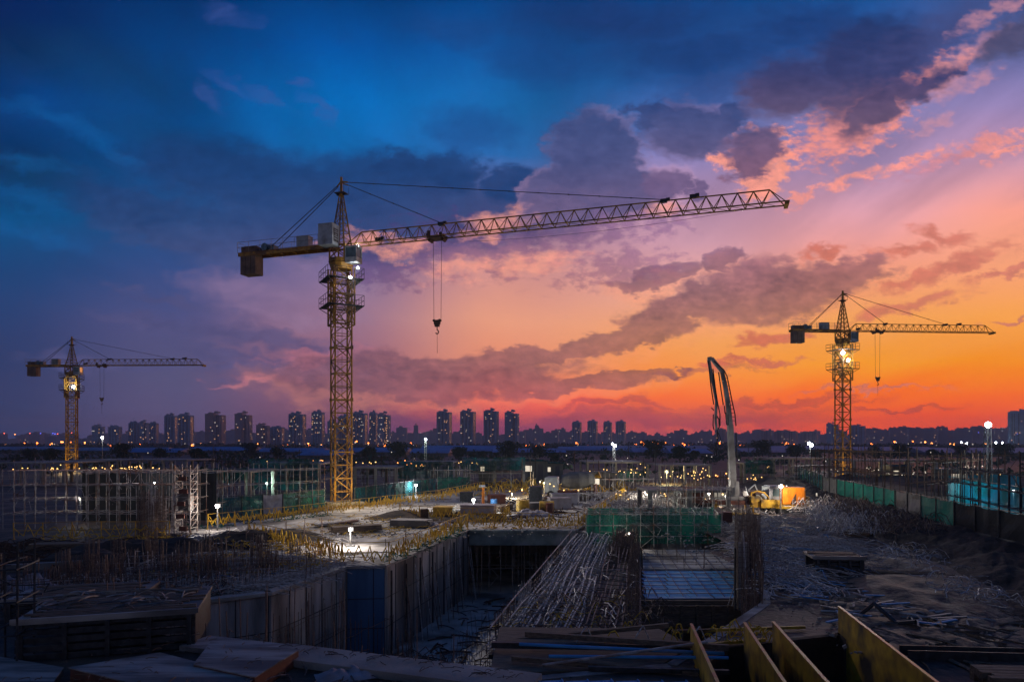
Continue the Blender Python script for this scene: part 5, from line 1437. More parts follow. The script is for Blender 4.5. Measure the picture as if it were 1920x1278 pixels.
drum(.9,56.6,.16,.55,1.1,'form_yellow','yellow drum standing before the dark bay')
drum(2.3,57.0,.16,.5,1.2,'form_yellow','yellow drum lying on its side near the dark bay', True)
drum(3.1,56.2,.16,.32,.9,'ply_red','small reddish drum beside the lying yellow one')
drum(-6.6,51.4,.16,.3,.88,'rust','rusty drum beside the yellow box on the deck')
drum(-1.6,60.5,.16,.3,.88,'shed_blue','blue drum in the middle of the far deck')
drum(17.0,57.4,0,.32,.9,'rail_yellow','yellow drum in front of the orange machine')
block(4.2,60.5,.16,(1.9,1.3,.95),'tarp','white bin with an orange lid mark on the deck', rz=R(8))
block(5.0,64.8,.16,(2.6,1.4,1.0),'tarp','long pale bin behind the white bin', rz=R(5))
block(2.2,64.5,.16,(1.2,1.4,1.7),'dark_steel','tall dark box standing on the deck behind the bins')
block(-4.5,68,.16,(1.3,1.0,.9),'dark_steel','small dark box on the far lit part of the deck')
block(-1.5,66,.16,(1.5,1.1,.8),'ply_red','reddish crate on the far part of the deck', rz=.4)
block(18.8,66,.0,(4.6,2.4,1.6),'hoard_grey','grey skip behind the yellow arm of the orange machine', rz=R(-4))
block(15.5,50,0,(1.0,.8,.9),'ply_red','dark red box under the pump boom')
for i, (k, x, y, z, rz, L, n, r_, m, rr, lb) in enumerate([
 ('timber_stack',-10.2,44.5,.16,.5,3.2,6,3,'timber',.06,'low timber stack in the dark patch by the deck lamp'),
 ('board_stack',-7.0,47.5,.16,-.2,2.6,4,5,'ply',.14,'grey boards beside the deck lamp'),
 ('pipe_bundle',-5.4,48.6,.16,.15,3.0,7,2,'rebar',.04,'dark pipes lying right of the deck lamp'.replace('right of','beyond')),
 ('pipe_bundle',-12.5,48.5,.16,.8,3.5,8,2,'tube',.04,'pale pipes on the deck near the green fence'),
 ('timber_stack',-.8,59,.16,1.2,3.0,6,3,'timber',.06,'timber stack in the middle of the far deck'),
 ('board_stack',1.6,60,.16,.3,2.4,4,6,'ply',.14,'board stack between the drums and the dark box'),
 ('pipe_bundle',3.0,70,.16,1.0,4,8,3,'tube',.04,'pipe bundle before the mixer truck'),
 ('timber_stack',7.5,68.5,.16,.1,3.2,7,3,'timber',.06,'timber stack beside the mixer truck wheels'),
 ('board_stack',9.0,62,0,-.4,2.6,4,5,'ply',.14,'board stack beyond the guard rail'),
 ('pipe_bundle',10.5,66,0,.7,4,9,2,'rebar_pale',.035,'pale bar bundle beyond the guard rail'),
 ('timber_stack',17.5,60.5,0,.2,2.6,7,2,'timber',.06,'timber stack under the orange machine arm'),
 ('pipe_bundle',16.2,53,0,.4,3.6,9,2,'tube',.04,'pale pipe bundle in front of the pump truck'),
 ('board_stack',18.4,54,0,-.3,2.2,4,4,'form_yellow',.14,'yellow board stack by the tracks of the orange machine'),
 ('timber_stack',-24.8,38.5,0,.15,4.2,6,2,'timber',.07,'long timber stack on the dark west ground'),
 ('pipe_bundle',-17.5,31.0,0,.35,5,12,2,'rebar',.04,'dark bar bundle beside the rebar tangle'),
 ('timber_stack',21.5,44,0,-.8,3,6,2,'timber',.06,'timbers at the toe of the embankment')]):
    stack(k, x, y, z, rz, lb, L, n, r_, m, rr)
scrap('deck_debris', [(-11,42),(-4,43),(-3,50),(-13,50)], 160, 'scraps lying on the lit deck', z=.17, lift=.1, m='dark_steel', lens=(.2,1.2))
scrap('deck_debris', [(-3,50),(4,49),(9,66),(-4,72)], 260, 'scraps and offcuts on the far deck', z=.17, lift=.25, m='rust', lens=(.2,1.4), r=(.015,.05))
scrap('white_wire', [(7,55),(13,54),(15,72),(9,76)], 520, 'pale tangled bars in the lit far clutter', z=.05, lift=.9, m='rebar_pale', lens=(.5,2.0), r=(.012,.026), curl=.5)
scrap('yellow_scrap', [(-4,76),(14,74),(16,96),(-2,96)], 320, 'yellow scraps in the far clutter', z=.05, lift=1.1, m='mesh_yellow', lens=(.5,2.2), r=(.02,.05), curl=.9)
scrap('rail_debris', [(13,47),(20,47),(22,60),(14,60)], 420, 'bars and offcuts round the pump truck', z=.02, lift=.5, m='rebar_pale', lens=(.4,1.8), r=(.012,.028), curl=.8)
rb_ = random.Random(4)
mb = MB()
for i in range(2600):   # small rubble on deck and mud
    x, y = (rb_.uniform(-13,4), rb_.uniform(42,72)) if i % 3 == 0 else (rb_.uniform(9.5,24), rb_.uniform(19,58))
    if i % 3 and x > 15+(y-19)*.24: continue
    s = rb_.uniform(.02,.12); mb.box((x,y,(.16 if i % 3 == 0 else .03)+s*.3),(s*rb_.uniform(.7,1.6),s,s*.7),rb_.uniform(0,3),tilt=('X',rb_.uniform(-.6,.6)))
setting(mb.build('rubble', M['concrete']), 'stuff', 'broken concrete lumps on deck and mud')

M['shade_board'] = mat('dark_shade_board', (0.035,0.028,0.022), (0.014,0.012,0.010), 1.5, 0.6)  # dark colour stands in for shade between the open bars
# ------------------------------------------------------------------ the bar-mat bay right of the pit
LX = lambda y: 4.3-(45.2-y)*.225
RX = lambda y: y*.1875+.05
yy0, yy1 = 22.6, 44.6
T = thing('formwork_deck', 'dark formwork platform carrying the sloping bar mats beside the open pit', 'formwork platform', (0,0,0))
mb = MB(); mb.prism([(LX(yy0),yy0),(RX(yy0),yy0),(RX(yy1),yy1),(LX(yy1),yy1)], -1.15, -1.0); mb.build('platform', M['shade_board'], T)
mb = MB()
for i in range(46):
    y = U(yy0,yy1); x = U(LX(y),RX(y)) if i > 22 else LX(y)+.1; mb.bar((x,y,FLOOR_Z),(x,y,-1.16),.03,n=5)
for i in range(12): y = yy0+i*2; mb.bar((LX(y),y,-2.4),(RX(y),y,-2.4),.025)
mb.build('prop_frame', M['tube'], T)
# rising bar mats: long bars toward the viewer, cross bars, bent up edges
def bar_mat(xa, xb, label, n_long=10, n_cross=46, zoff=0.0, wild=.25, m='rebar_pale'):
    mb = MB(); o = Vector((0,34,-1))
    def S_(u, t, dz=0): # u across, t along
        y = yy0 + (yy1-yy0)*t; l, r = LX(y), RX(y); x = l+(r-l)*(xa+(xb-xa)*u)
        return Vector((x, y, -1.0+zoff+.95*t*(1-.3*u)+dz)) - o
    for i in range(n_long+1):
        u = i/n_long; prev = None; ph = U(0,6)
        for k in range(13):
            t = k/12; p = S_(u + .05*math.sin(ph+k), t, .12+.06*math.sin(k*1.7+ph)+U(0,.05))
            if prev is not None and rs.random() > .06: mb.bar(prev, p, .036, n=4, caps=False)
            prev = p
    for k in range(n_cross+1):
        t = k/n_cross; a, b = S_(-.04,t,.15+U(-.03,.08)), S_(1.04,t,.15+U(-.03,.08))
        mb.path([a, (a+b)/2+Vector((0,U(-.1,.1),U(-.04,.12))), b], .02, n=3)
        if rs.random() < wild: mb.path([a, a+Vector((-.05,U(-.2,.2),U(.3,.7)))], .013, n=3)
        if rs.random() < wild: mb.path([b, b+Vector((.05,U(-.2,.2),U(.3,.7)))], .013, n=3)
    ob = mb.build('bar_mat', M[m]); ob.location = o
    tag(ob, label, 'bar mat', 'sloping bar mats beside the pit')
bar_mat(0.0,.22,'first sloping bar mat, along the open pit edge',7,60,0,.35)
bar_mat(.26,.55,'middle sloping bar mat between the pit edge and the blue boards',8,44,.05,.15,'rebar_pale')
bar_mat(.60,.86,'last sloping bar mat, next to the blue boards',6,40,0.1,.3,'rebar')
# side rails standing along the pit
for k, (z0, lb) in enumerate(((.15,'upper inclined rail over the open pit'),(-.5,'lower inclined rail over the open pit'))):
    mb = MB(); P = [Vector((LX(y)-.12*k-.05, y, z0+(y-33)*.035+U(-.03,.03))) for y in (23,26,30,34,38,42,45)]
    o = P[0].copy(); mb.path([p-o for p in P], .03, n=5)
    for p in P: mb.bar(p-o, Vector((p.x,p.y,-1.1))-o, .022)
    ob = mb.build('inclined_rail', M['tube']); ob.location = o; tag(ob, lb, 'rail')
for i in range(7):
    y = 24+i*3; wall_rebar((LX(y)-.1,y),(LX(y+3)-.1,y+3),-1.1,U(.9,1.5),.16,'thicket of upright bars along the pit edge of the bar mats','rebar_pale' if i % 2 else 'rebar',2,.014,.1,'upright bars along the mats')
scrap('mat_tangle', [(LX(23),23),(RX(23),23),(RX(44),44),(LX(44),44)], 50, 'bars lying loose over the mats', z=-.75, lift=.35, m='rebar_pale', lens=(.6,2.2), dirv=1.35, r=(.008,.016), curl=.25, zfn=lambda p: .9*(p.y-yy0)/(yy1-yy0))
scrap('mat_tangle', [(-.2,22.4),(5.2,22.4),(6.5,30),(1.3,30)], 200, 'brown wire tangled over the near end of the mats', z=-.9, lift=.7, m='rebar', lens=(.5,1.6), r=(.01,.02), curl=1.0)
scrap('mat_tangle', [(LX(23),23),(RX(23),23),(RX(30),30),(LX(30),30)], 40, 'yellow ties on the near end of the mats', z=-.75, lift=.5, m='mesh_yellow', lens=(.3,1.0), r=(.01,.018), curl=1.0)
for i in range(14):
    y = U(38,44.5); rebar_cage(U(LX(y)+2.6,RX(y)-.1), y, -1.0, .4, U(1.2,2.0), 'upright bar cage at the far end of the bar mats', 'cages at the end of the mats', 'rebar')
for i in range(8):
    y = 26+i*2.1; rebar_cage(RX(y)-.35, y, -1.0, .4, U(1.0,1.9), 'upright bar cage in the line before the blue boards', 'cages in line before the blue boards', 'rebar')

# ------------------------------------------------------------------ centre: blue boards, concrete step, green netting, tall column
X0 = lambda y: RX(y)+.12
XR = lambda y: 10.45+(y-31.3)*.34
mb = MB(); mb.prism([(X0(38),38),(XR(38)+.2,38),(XR(45)-.3,45),(X0(45),45)], -1.3, -1.0)
ob = mb.build('concrete_step', M['slab']); tag(ob, 'pale concrete platform behind the blue boards, under the green netting', 'concrete platform')
mb = MB(); mb.prism([(X0(31),31),(XR(31),31),(XR(37.9),37.9),(X0(37.9),37.9)], -1.35, -1.10); mb.box((8.2,30.7,-1.75),(4.7,.22,.9)); mb.box((8.15,30.5,-1.1),(4.9,.14,.16))
for i in range(7): mb.box((6.2+i*.7,30.55,-2.2),(.12,.12,1.9))
tag(mb.build('board_platform', M['timber']), 'dark timber platform under the blue boards', 'platform')
k = 0
for j in range(7):
    y0 = 31.05+j*.97
    for i in range(4):
        w = (XR(y0)-X0(y0)-.1)/4; x0 = X0(y0)+.05+i*w
        mb = MB(); mb.box((0,0,0),(w-.05,.92,.03)); ob = mb.build('board', M['board_blue'])
        ob.location = (x0+w/2+U(-.03,.03), y0+.46, -1.075+U(0,.012)); ob.rotation_euler = (U(-.006,.006), U(-.006,.006), U(-.015,.015))
        tag(ob, 'bluish board laid on the timber platform under the thin bar grid', 'board', 'bluish boards in the centre bay'); k += 1
mb = MB()
for i in range(10): x = 5.9+i*.62; mb.bar((x,30.9,-.92+U(-.03,.03)),(x*1.17+.1,44.6,-.86+U(-.03,.05)),.016,n=4)
for i in range(15): y = 31.3+i*.93; mb.bar((X0(y)-.1,y,-.9),(XR(y)+.1,y+U(-.1,.1),-.9+U(-.02,.05)),.014,n=4)
for i in range(16): x, y = U(6.5,11), U(37,44); mb.bar((x,y,-1),(x+U(-.05,.05),y,U(-.3,.2)),.014)
tag(mb.build('bar_grid_lattice', M['rebar']), 'thin dark bar grid lying over the blue boards', 'bar grid')
sc1 = scaffold((4.9,45.3),(14.0,45.6),1.4,2.2,.95,.7,'pole scaffold hung with green netting across the centre, over the concrete platform', z=-.95, net='net_green', net_h=(.1,1.0), bent=.9, extra_top=.7, nside=-1)
scaffold((5.3,47.6),(14.2,48.0),1.4,1.3,.8,.6,'second netted scaffold just behind the centre one', z=.0, net='net_green', net_h=(.3,1.15), bent=.9, m='tube', nside=-1)
scrap('net_top_tangle', [(5.2,48.6),(14,49),(15.4,54),(6.5,54)], 620, 'pale bars and wire behind the centre green netting', z=.05, lift=1.0, m='rebar_pale', lens=(.5,1.8), r=(.012,.024), curl=.9)
# tall bar column with its formwork
T = thing('rebar_column', 'tall upright bar column in pale formwork, in front of the pump boom', 'bar column', (10.0,29.6,-1.2))
mb = MB()
for i in range(4):
    for j in range(4):
        if 0 < i < 3 and 0 < j < 3: continue
        x_, y_ = -.28+i*.187, -.28+j*.187; mb.bar((x_,y_,0),(x_+U(-.06,.06),y_,U(4.0,4.9)),.02,n=4)
for i in range(18): z = .1+i*.22; mb.path([(-.3,-.3,z),(.3,-.3,z),(.3,.3,z),(-.3,.3,z),(-.3,-.3,z)],.012,n=3)
mb.build('bar_lattice', M['rebar'], T)
mb = MB(); mb.box((-.02,0,1.45),(.42,.42,2.9)); mb.build('core', M['concrete'], T)
for s in (-.34,.34):
    mb = MB(); mb.box((s,0,1.3),(.05,.1,2.7)); mb.build('form_strap', M['dark_steel'], T)
for i in range(26):
    t = i/25; x, y = 8.5+(t*6.7)+U(-.3,.3), 25.2+t*20
    if i == 4: continue
    rebar_cage(x+.45+U(-.1,.1), y, -1.2 if i < 8 else 0, .42, U(1.5,2.5)-(.5 if i >= 8 else 0), 'upright bar cage in the line between the blue boards and the muddy strip', 'cages along the muddy strip', 'rebar', lean=.03)
for a, b in (((9.3,25.4),(11.1,30.6)),((11.2,31.2),(13.5,37.8)),((13.7,38.4),(15.9,46))):
    wall_rebar(a, b, -.3, 1.6, .13, 'thick row of bars along the muddy strip side of the pit', 'rebar', 3, .015, .12, 'bars on the muddy strip side')
mb = MB()
for i in range(5):
    y = 29.2+i*.2; mb.path([(9.9-.1*i,y,-1.1),(10.0,y,.5),(9.9+.05*i,y,2.2)],.02)
setting(mb.build('loose_bar_bunch', M['rebar_pale']), 'stuff', 'loose bars leaning at the tall column')

# ------------------------------------------------------------------ pit: props in the dark bay, bars on floor and along walls
for i in range(30):
    x, y = U(-2.5,4.0), U(46.8,58); mb = MB(); mb.bar((0,0,0),(0,0,3.9),.035,n=5); mb.box((0,0,.01),(.16,.16,.02)); mb.box((0,0,3.91),(.18,.18,.02))
    ob = mb.build('steel_prop', M['tube']); ob.location = (x,y,FLOOR_Z+.01); tag(ob, 'thin steel prop standing in the dark basement bay', 'steel prop', 'props in the dark bay')
scaffold((-2.4,46.9),(4.1,47.0),1.2,3.2,.85,1.1,'thin prop grid just inside the dark basement bay', z=FLOOR_Z, bent=.8, r=.02, braces=.3)
for i in range(11):
    y = 18.6+i*1.75; xa = -4.6+ (y-18)*.12; wall_rebar((xa+U(-.3,.3),y),(LX(max(y,23))-.5 if y > 20 else .2,y+U(-.2,.2)),FLOOR_Z,U(1.2,2.6) if y < 27 else U(.7,1.4),.24,'row of upright bars standing on the pit floor','rebar',1,.014,.12,'rows of bars on the pit floor')
for i in range(24):
    rebar_cage(U(-5.5,.3), U(18.6,25.5), FLOOR_Z, .45, U(1.6,3.4), 'upright bar cage in the near end of the pit', 'cages in the near end of the pit', 'rebar', lean=.05)
scrap('pit_tangle', [(-8,20.5),(0,18),(1.2,27),(-5.2,31)], 520, 'wire and bars tangled on the near pit floor', z=FLOOR_Z, lift=1.5, m='rebar', lens=(.6,2.4), r=(.012,.022), curl=.9)
scrap('pit_tangle', [(-7,20),(-1,18.6),(-1,20.5),(-6.5,22.5)], 200, 'brushy bars and rags near the kerb beam', z=FLOOR_Z+1, lift=1.6, m='rebar_pale', lens=(.4,1.2), r=(.008,.018), curl=1.2)
# leaning rods against the long pit wall
for i in range(22):
    t = U(.02,.98); a = V2((-6.04,32.6)).lerp(V2((-2.95,45.9)), t); mb = MB(); h = U(2.6,4.1)
    mb.bar((0,0,0),(-U(.25,.5),U(-.3,.3),h),.022,n=5); ob = mb.build('leaning_bar', M['rebar_pale' if i % 3 == 0 else 'rebar']); ob.location = (a.x+.75+U(0,.3), a.y, FLOOR_Z)
    tag(ob, 'long bar leaning on the ribbed pit wall', 'bar', 'bars leaning on the ribbed pit wall')
for i in range(7):
    a = V2((-6.0,33)).lerp(V2((-3.1,45.2)), i/6.5); mb = MB(); mb.box((0,0,2.05),(.07,.10,4.0)); ob = mb.build('steel_soldier', M['dark_steel']); ob.location = (a.x+.18, a.y, FLOOR_Z); ob.rotation_euler.z = -.23
    tag(ob, 'dark vertical stiffener bolted on the ribbed pit wall', 'stiffener', 'stiffeners on the ribbed pit wall')
for i in range(18):
    x = U(-9.6,-8.0); y = 24.5+(x+9.6)*3+U(-1,1)*.6; mb = MB(); mb.bar((0,0,0),(U(-.1,.1),0,U(2,5.0)),.016,n=4); ob = mb.build('starter_bar', M['rebar']); ob.location = (x+1.1,y,FLOOR_Z)
    tag(ob, 'single upright bar standing before the pale pit wall', 'bar', 'single bars before the pale pit wall')

# ------------------------------------------------------------------ rebar tangle left of the pit wall
for i in range(13):
    t = i/12; a = (-22+t*1.5, 23.8+t*8); wall_rebar((-19.5+t*2+U(-.5,.5),24.2+t*7.0),(-10.6+t*1.4,27.4+t*5.5),0,U(.6,1.3),.20,'row of upright bars in the mat west of the pale pit wall','rebar' if i % 3 else 'rebar_pale',2,.013,.1,'rows of bars west of the pale pit wall')
scrap('bar_tangle', [(-19.5,24),(-10.8,26.6),(-8.4,33),(-17.5,36)], 850, 'bars strewn between the deck railing and the pale pit wall', z=.05, lift=.35, m='rebar_pale', lens=(.8,3.0), dirv=.5, r=(.007,.018), curl=.15)
scrap('bar_tangle', [(-21,23.5),(-14.6,24.0),(-10,27),(-19,31)], 420, 'dark wire strewn west of the pale pit wall', z=.03, lift=.5, m='rebar', lens=(.5,1.8), curl=.8)
scrap('blue_wire', [(-19.5,25),(-11,27),(-10.5,31),(-17.5,31)], 60, 'blue hoses and ties in the bar tangle', z=.1, lift=.2, m='pvc_blue', lens=(.5,1.6), r=(.01,.02), curl=.8)
scrap('yellow_ties', [(-16,29),(-9,31),(-8.4,33.4),(-15,37)], 160, 'yellow ties in the bar tangle', z=.1, lift=.3, m='mesh_yellow', lens=(.3,1.0), curl=.9)
mb = MB(); mb.box((0,0,.16),(12.4,.34,.32)); ob = mb.build('kerb_beam', M['hoard_grey']); ob.location = (-20.1,33.4,0); ob.rotation_euler.z = R(24); tag(ob, 'long pale beam edge crossing the dark west ground', 'beam')
scrap('west_scrap', [(-33,34),(-20,31),(-16,40),(-30,42)], 260, 'dark scraps over the west ground', z=.05, lift=.3, m='rust', lens=(.5,2.4), dirv=.2, r=(.02,.05), curl=.4)

# ------------------------------------------------------------------ near west: panel stack, tarpaulin, hoops, sheets, kerb
def panel_platform(c, rz, L, W_, z, label, nb=22, m='ply', name='formwork_stack', legs=True):
    T = thing(name, label, 'formwork stack', (*c, 0), rz)
    mb = MB(); mb.box((0,0,z-.06),(L,W_,.10)); mb.box((0,-W_/2+.06,z-.02),(L+.1,.10,.14)); mb.build('deck_sheet', M[m], T)
    mb = MB()
    for i in range(nb): mb.box((U(-.15,.15)*L*.2,-W_/2+.3+(W_-.5)*i/nb,z+.012+U(0,.03)),(L*U(.72,.97),.10,.05),U(-.02,.02))
    mb.build('batten_slats', M['timber'], T)
    if legs:
        mb = MB()
        for i in range(5): mb.box((0,-W_/2+.12,.12+i*(z-.25)/4),(L-.1,.12,(z-.25)/4*.7))
        for i in range(5): mb.box((-L/2+.2+i*(L-.4)/4,-W_/2+.02,z*.45),(.12,.06,z*.9))
        mb.box((L/2-.1,0,z*.47),(.12,W_-.2,z*.9)); mb.box((0,W_/2-.1,z*.47),(L-.2,.12,z*.9)); mb.build('side_frame', M['dark_steel'], T)
    return T
panel_platform((-11.9,20.9), R(17), 4.6, 3.6, 1.15, 'dark stack of formwork panels with battened top, at the near end of the pit')
panel_platform((-15.2,24.4), R(14), 4.2, 2.6, .75, 'lower dark panel stack behind the battened one, beside the tarpaulin', nb=14)
def cloth(c, sx, sy, h, m, label, seed, name='tarpaulin', rz=0, cat='tarpaulin'):
    def fn(u, v):
        x, y = (u-.5)*sx, (v-.5)*sy
        k = mnoise.fractal(Vector((x*.9+seed,y*.9,seed)),1.0,2.0,4); e = max(0,1-(2*u-1)**4)*max(0,1-(2*v-1)**4)
        return (x, y, .02+h*e*(.45+.9*abs(k))+abs(mnoise.noise(Vector((x*3,y*3,seed))))*.12*e)
    mb = MB(); mb.grid(fn, 46, 34); ob = mb.build(name, M[m], smooth=True); ob.location = c; ob.rotation_euler.z = rz
    return tag(ob, label, cat)
cloth((-19.2,26.6,0), 3.6,1.8,.9,'tarp','crumpled pale tarpaulin heap beside the white hoops',3)
cloth((-5.0,47.8,.17), 2.2,.8,.25,'tarp','white sheet lying beside the deck lamp',5,'plastic_sheet',.1,'plastic sheet')
cloth((1.6,54.6,.17), 3.4,1.6,.5,'tarp','grey sheet draped over boards near the yellow drums',8,'plastic_sheet',.2,'plastic sheet')
cloth((-4.2,17.5,.02), 1.6,.9,.18,'tarp','rumpled sheet on the bar bundles by the kerb beam',9,'plastic_sheet',.4,'plastic sheet')
T = thing('bent_hoops', 'bent white hoops standing beside the tarpaulin heap', 'hoops', (-17.2,27.2,0))
for i in range(4):
    mb = MB(); mb.path([(i*.75+.34*math.cos(t)-.0,-.15*i*.3,.02+.75*math.sin(t)*(1-.1*i)) for t in [math.pi*q/10 for q in range(11)]],.022,n=5); mb.build('hoop', M['rebar_pale'], T)
def sheet(corners, z, th, label, m='ply', edge='ply_red', name='plywood_sheet'):
    P = [G(px, py, z) for px, py in corners]; c = sum(P, Vector())/4
    T = thing(name, label, 'plywood sheet', (c.x, c.y, 0)); q = [(p.x-c.x, p.y-c.y) for p in P]
    a = sum(q[i][0]*q[(i+1)%4][1]-q[(i+1)%4][0]*q[i][1] for i in range(4))
    if a < 0: q.reverse()
    mb = MB(); mb.prism(q, z-th, z); mb.build('sheet', M[m], T)
    mb = MB(); qq = [(x*.98, y*.98) for x, y in q]; mb.prism(qq, 0, z-th-.004)
    mb.build('carcass', M[edge], T)
sheet([(395,1202),(562,1216),(478,1268),(362,1244)], .42, .03, 'grey plywood sheet on a red-edged box, behind the nearest sheet')
sheet([(300,1222),(480,1268),(410,1320),(128,1250)], .36, .03, 'large bare plywood sheet at the bottom of the view')
sheet([(0,1230),(120,1250),(60,1330),(-60,1290)], .2, .03, 'dark sheet at the bottom corner beside the large bare one', m='ply', edge='dark_steel')
mb = MB(); mb.prism([(-6.9,18.6),(.35,16.0),(.75,17.15),(-6.5,19.75)], .02, .22); tag(mb.build('kerb_beam', M['concrete'], loc=(-3,17.8,0)), 'broad concrete kerb beam along the near edge of the pit', 'kerb beam')
mb = MB(); mb.prism([(-9.6,19.7),(-6.95,18.7),(-6.55,19.85),(-9.2,20.75)], .02, .16); tag(mb.build('kerb_beam', M['ply'], loc=(-8,19.7,0)), 'cracked slab strip joining the kerb beam behind the red-edged sheet', 'kerb beam')
for i in range(3):
    stack('pipe_bundle', -5.6+i*2.1, 15.9-i*.75, 0, R(-20), ['bar bundle in front of the kerb beam, nearest the red-edged sheet','middle bar bundle in front of the kerb beam','last bar bundle in front of the kerb beam'][i], 3.0, 8, 2, 'rebar_pale' if i != 1 else 'tube', .03)
scrap('near_scrap', [(-7,14.5),(0,13),(1,15.8),(-6.5,18.2)], 160, 'offcuts before the kerb beam', z=.02, lift=.1, m='rebar', lens=(.3,1.6))
for i in range(7):
    x, y = .5+i*.62, 15.8-i*.02
    mb = MB(); mb.box((0,0,.04),(.56,2.6,.05)); mb.box((.27,0,.08),(.03,2.6,.05)); ob = mb.build('steel_plank', M['board_blue']); ob.location = (x,y,U(0,.02)); ob.rotation_euler.z = R(6)+U(-.02,.02)
    tag(ob, 'bluish steel plank laid side by side at the bottom of the view', 'steel plank', 'bluish steel planks')
T = thing('timber_beam_pile', 'dark heap of long beams and pipes between the bar mats and the steel planks', 'beam pile', (0,0,0))
for (a, b, r_, m_) in (((0.4,20.6,.25),(6.0,18.9,.35),.10,'timber'),((-.6,20.0,.1),(5.4,19.6,.12),.12,'dark_steel'),((.2,19.2,.35),(5.9,19.0,.15),.05,'board_blue'),((1.0,18.6,.2),(5.8,18.3,.25),.045,'board_blue'),((0,18.9,.05),(4.8,17.6,.05),.09,'timber'),((.8,18.0,.15),(5.4,18.9,.5),.04,'tube'),((2.0,17.9,.1),(5.6,17.6,.1),.08,'dark_steel'),((-.5,21.3,-.2),(4.9,21.4,.3),.09,'timber')):
    mb = MB(); mb.bar(a, b, r_, n=4 if r_ > .06 else 7); mb.build('beam', M[m_], T)
mb = MB(); mb.prism([(-.6,18.0),(4.0,18.6),(5.4,20.6),(4.8,22.4),(-.4,22.6)], -1.0,-.08); tag(mb.build('dark_landing', M['timber'], loc=(2,20,-1)), 'dark timber landing under the beam heap, at the foot of the bar mats', 'landing')
T = thing('wire_hoops', 'yellow-tipped bent wires standing before the yellow formwork', 'wire hoops', (2.2,20.5,0))
for i in range(5):
    mb = MB(); x = i*.85; mb.path([(x-.3,0,-.05),(x-.1,0,.32),(x+.05,.05,.42+U(-.1,.1)),(x+.3,.1,-.05)],.02,n=5); mb.build('wire', M['mesh_yellow' if i % 2 else 'rebar_pale'], T)

# ------------------------------------------------------------------ yellow formwork panels in the trench
def form_wall(a, b, z0, z1, label, brace=True, th=.06):
    a, b = Vector((*a,0)), Vector((*b,0)); L = (b-a).length; d = (b-a)/L; n = Vector((-d.y,d.x,0)); rz = math.atan2(d.y,d.x)
    T = thing('formwork_wall', label, 'formwork panel', (a.x,a.y,z0), rz)
    mb = MB(); mb.box((L/2,0,(z1-z0)/2),(L,th,z1-z0)); mb.build('panel', M['form_yellow'], T)
    mb = MB(); mb.box((L/2,0,z1-z0+.028),(L+.06,th+.02,.03)); mb.build('top_rail', M['rim_lit_edge'], T)
    mb = MB()
    for i in range(int(L/.8)+1): mb.box((min(i*.8+.05,L-.05),-th*.5-.035,(z1-z0)*.47),(.07,.07,(z1-z0)*.9))
    for q in (.25,.7): mb.box((L/2,-th*.5-.10,(z1-z0)*q),(L,.06,.09))
    mb.build('rib_frame', M['rust'], T)
    return T
M['rim_lit_edge'] = mat('worn_sunset_rim_edge', (0.62,0.22,0.07), (0.40,0.13,0.05), 5, 0.5, c3=(0.5,0.34,0.05))  # sunset rim light on the panel tops put into the worn edge colour
form_wall((4.35,14.0),(5.15,19.6),-1.28,.78,'first yellow formwork panel, short and leaning at the beam heap')
form_wall((5.8,14.0),(6.75,19.8),-1.28,.76,'second yellow formwork panel, over the striped trench floor')
form_wall((6.75,14.0),(7.62,19.9),-1.28,.76,'third yellow formwork panel, close beside the second')
form_wall((9.0,13.6),(10.35,21.6),-1.28,.80,'tallest yellow formwork panel, standing alone at the mud edge')
mb = MB()
for i in range(22): mb.bar((4.75+i*.052,14.2,-1.26),(5.5+i*.055,19.3,-1.26),.018,n=4)
for i in range(16): mb.bar((7.3+i*.10,14.2,-1.24),(7.9+i*.11,19.6,-1.24),.018,n=4)
tag(mb.build('bar_mat_mesh', M['rebar_pale'], loc=(6,16,-1.27)), 'long parallel bars lying on the trench floor between the yellow panels', 'bars')
for a, b, lb in (((5.3,19.9),(7.6,20.5),'thin yellow beam behind the yellow formwork panels'),((5.0,21.4),(9.4,21.9),'orange-edged beam before the blue boards')):
    mb = MB(); mb.bar((*a,.1),(*b,.1),.06); ob = mb.build('timber_beam', M['form_yellow']); tag(ob, lb, 'beam')
scrap('yellow_ties', [(4.9,19.9),(7.9,20.4),(8.4,22.0),(5.2,21.6)], 30, 'yellow rags behind the formwork panels', z=.02, lift=.35, m='mesh_yellow', lens=(.2,.7), curl=1.3)

# ------------------------------------------------------------------ muddy strip
scrap('bar_spoil', [(10.2,28),(17,33),(22.5,56),(14,47)], 820, 'bars and offcuts strewn over the muddy strip', z=.05, lift=.35, m='rebar_pale', lens=(.8,3.0), dirv=-.5, r=(.007,.018), curl=.2, zfn=lambda p: .15)
scrap('bar_spoil', [(9.6,25),(13,26),(16,40),(12.2,38)], 320, 'blue-grey wires at the pit side of the muddy strip', z=.05, lift=.3, m='rebar_pale', lens=(.5,2.0), dirv=2.0, r=(.008,.016), curl=.3, zfn=lambda p: .12)
scrap('blue_wire', [(11,27),(17,32),(22,52),(15,46)], 90, 'blue hoses in the spoil of the muddy strip', z=.1, lift=.25, m='pvc_blue', lens=(.6,2.2), r=(.012,.024), curl=.8, zfn=lambda p: .15)
scrap('brush', [(19,40),(22.2,40),(27.5,58),(23,56)], 420, 'tangled brushwood and wire on the embankment foot', z=.25, lift=1.1, m='rebar_pale', lens=(.5,1.6), r=(.008,.018), curl=1.1, zfn=lambda p: .35)
scrap('brush', [(20.5,38),(24,38),(27.5,54),(24.5,54)], 420, 'brown brushwood on the embankment', z=.5, lift=1.0, m='rebar', lens=(.5,1.8), r=(.01,.022), curl=1.1, zfn=lambda p: .45)
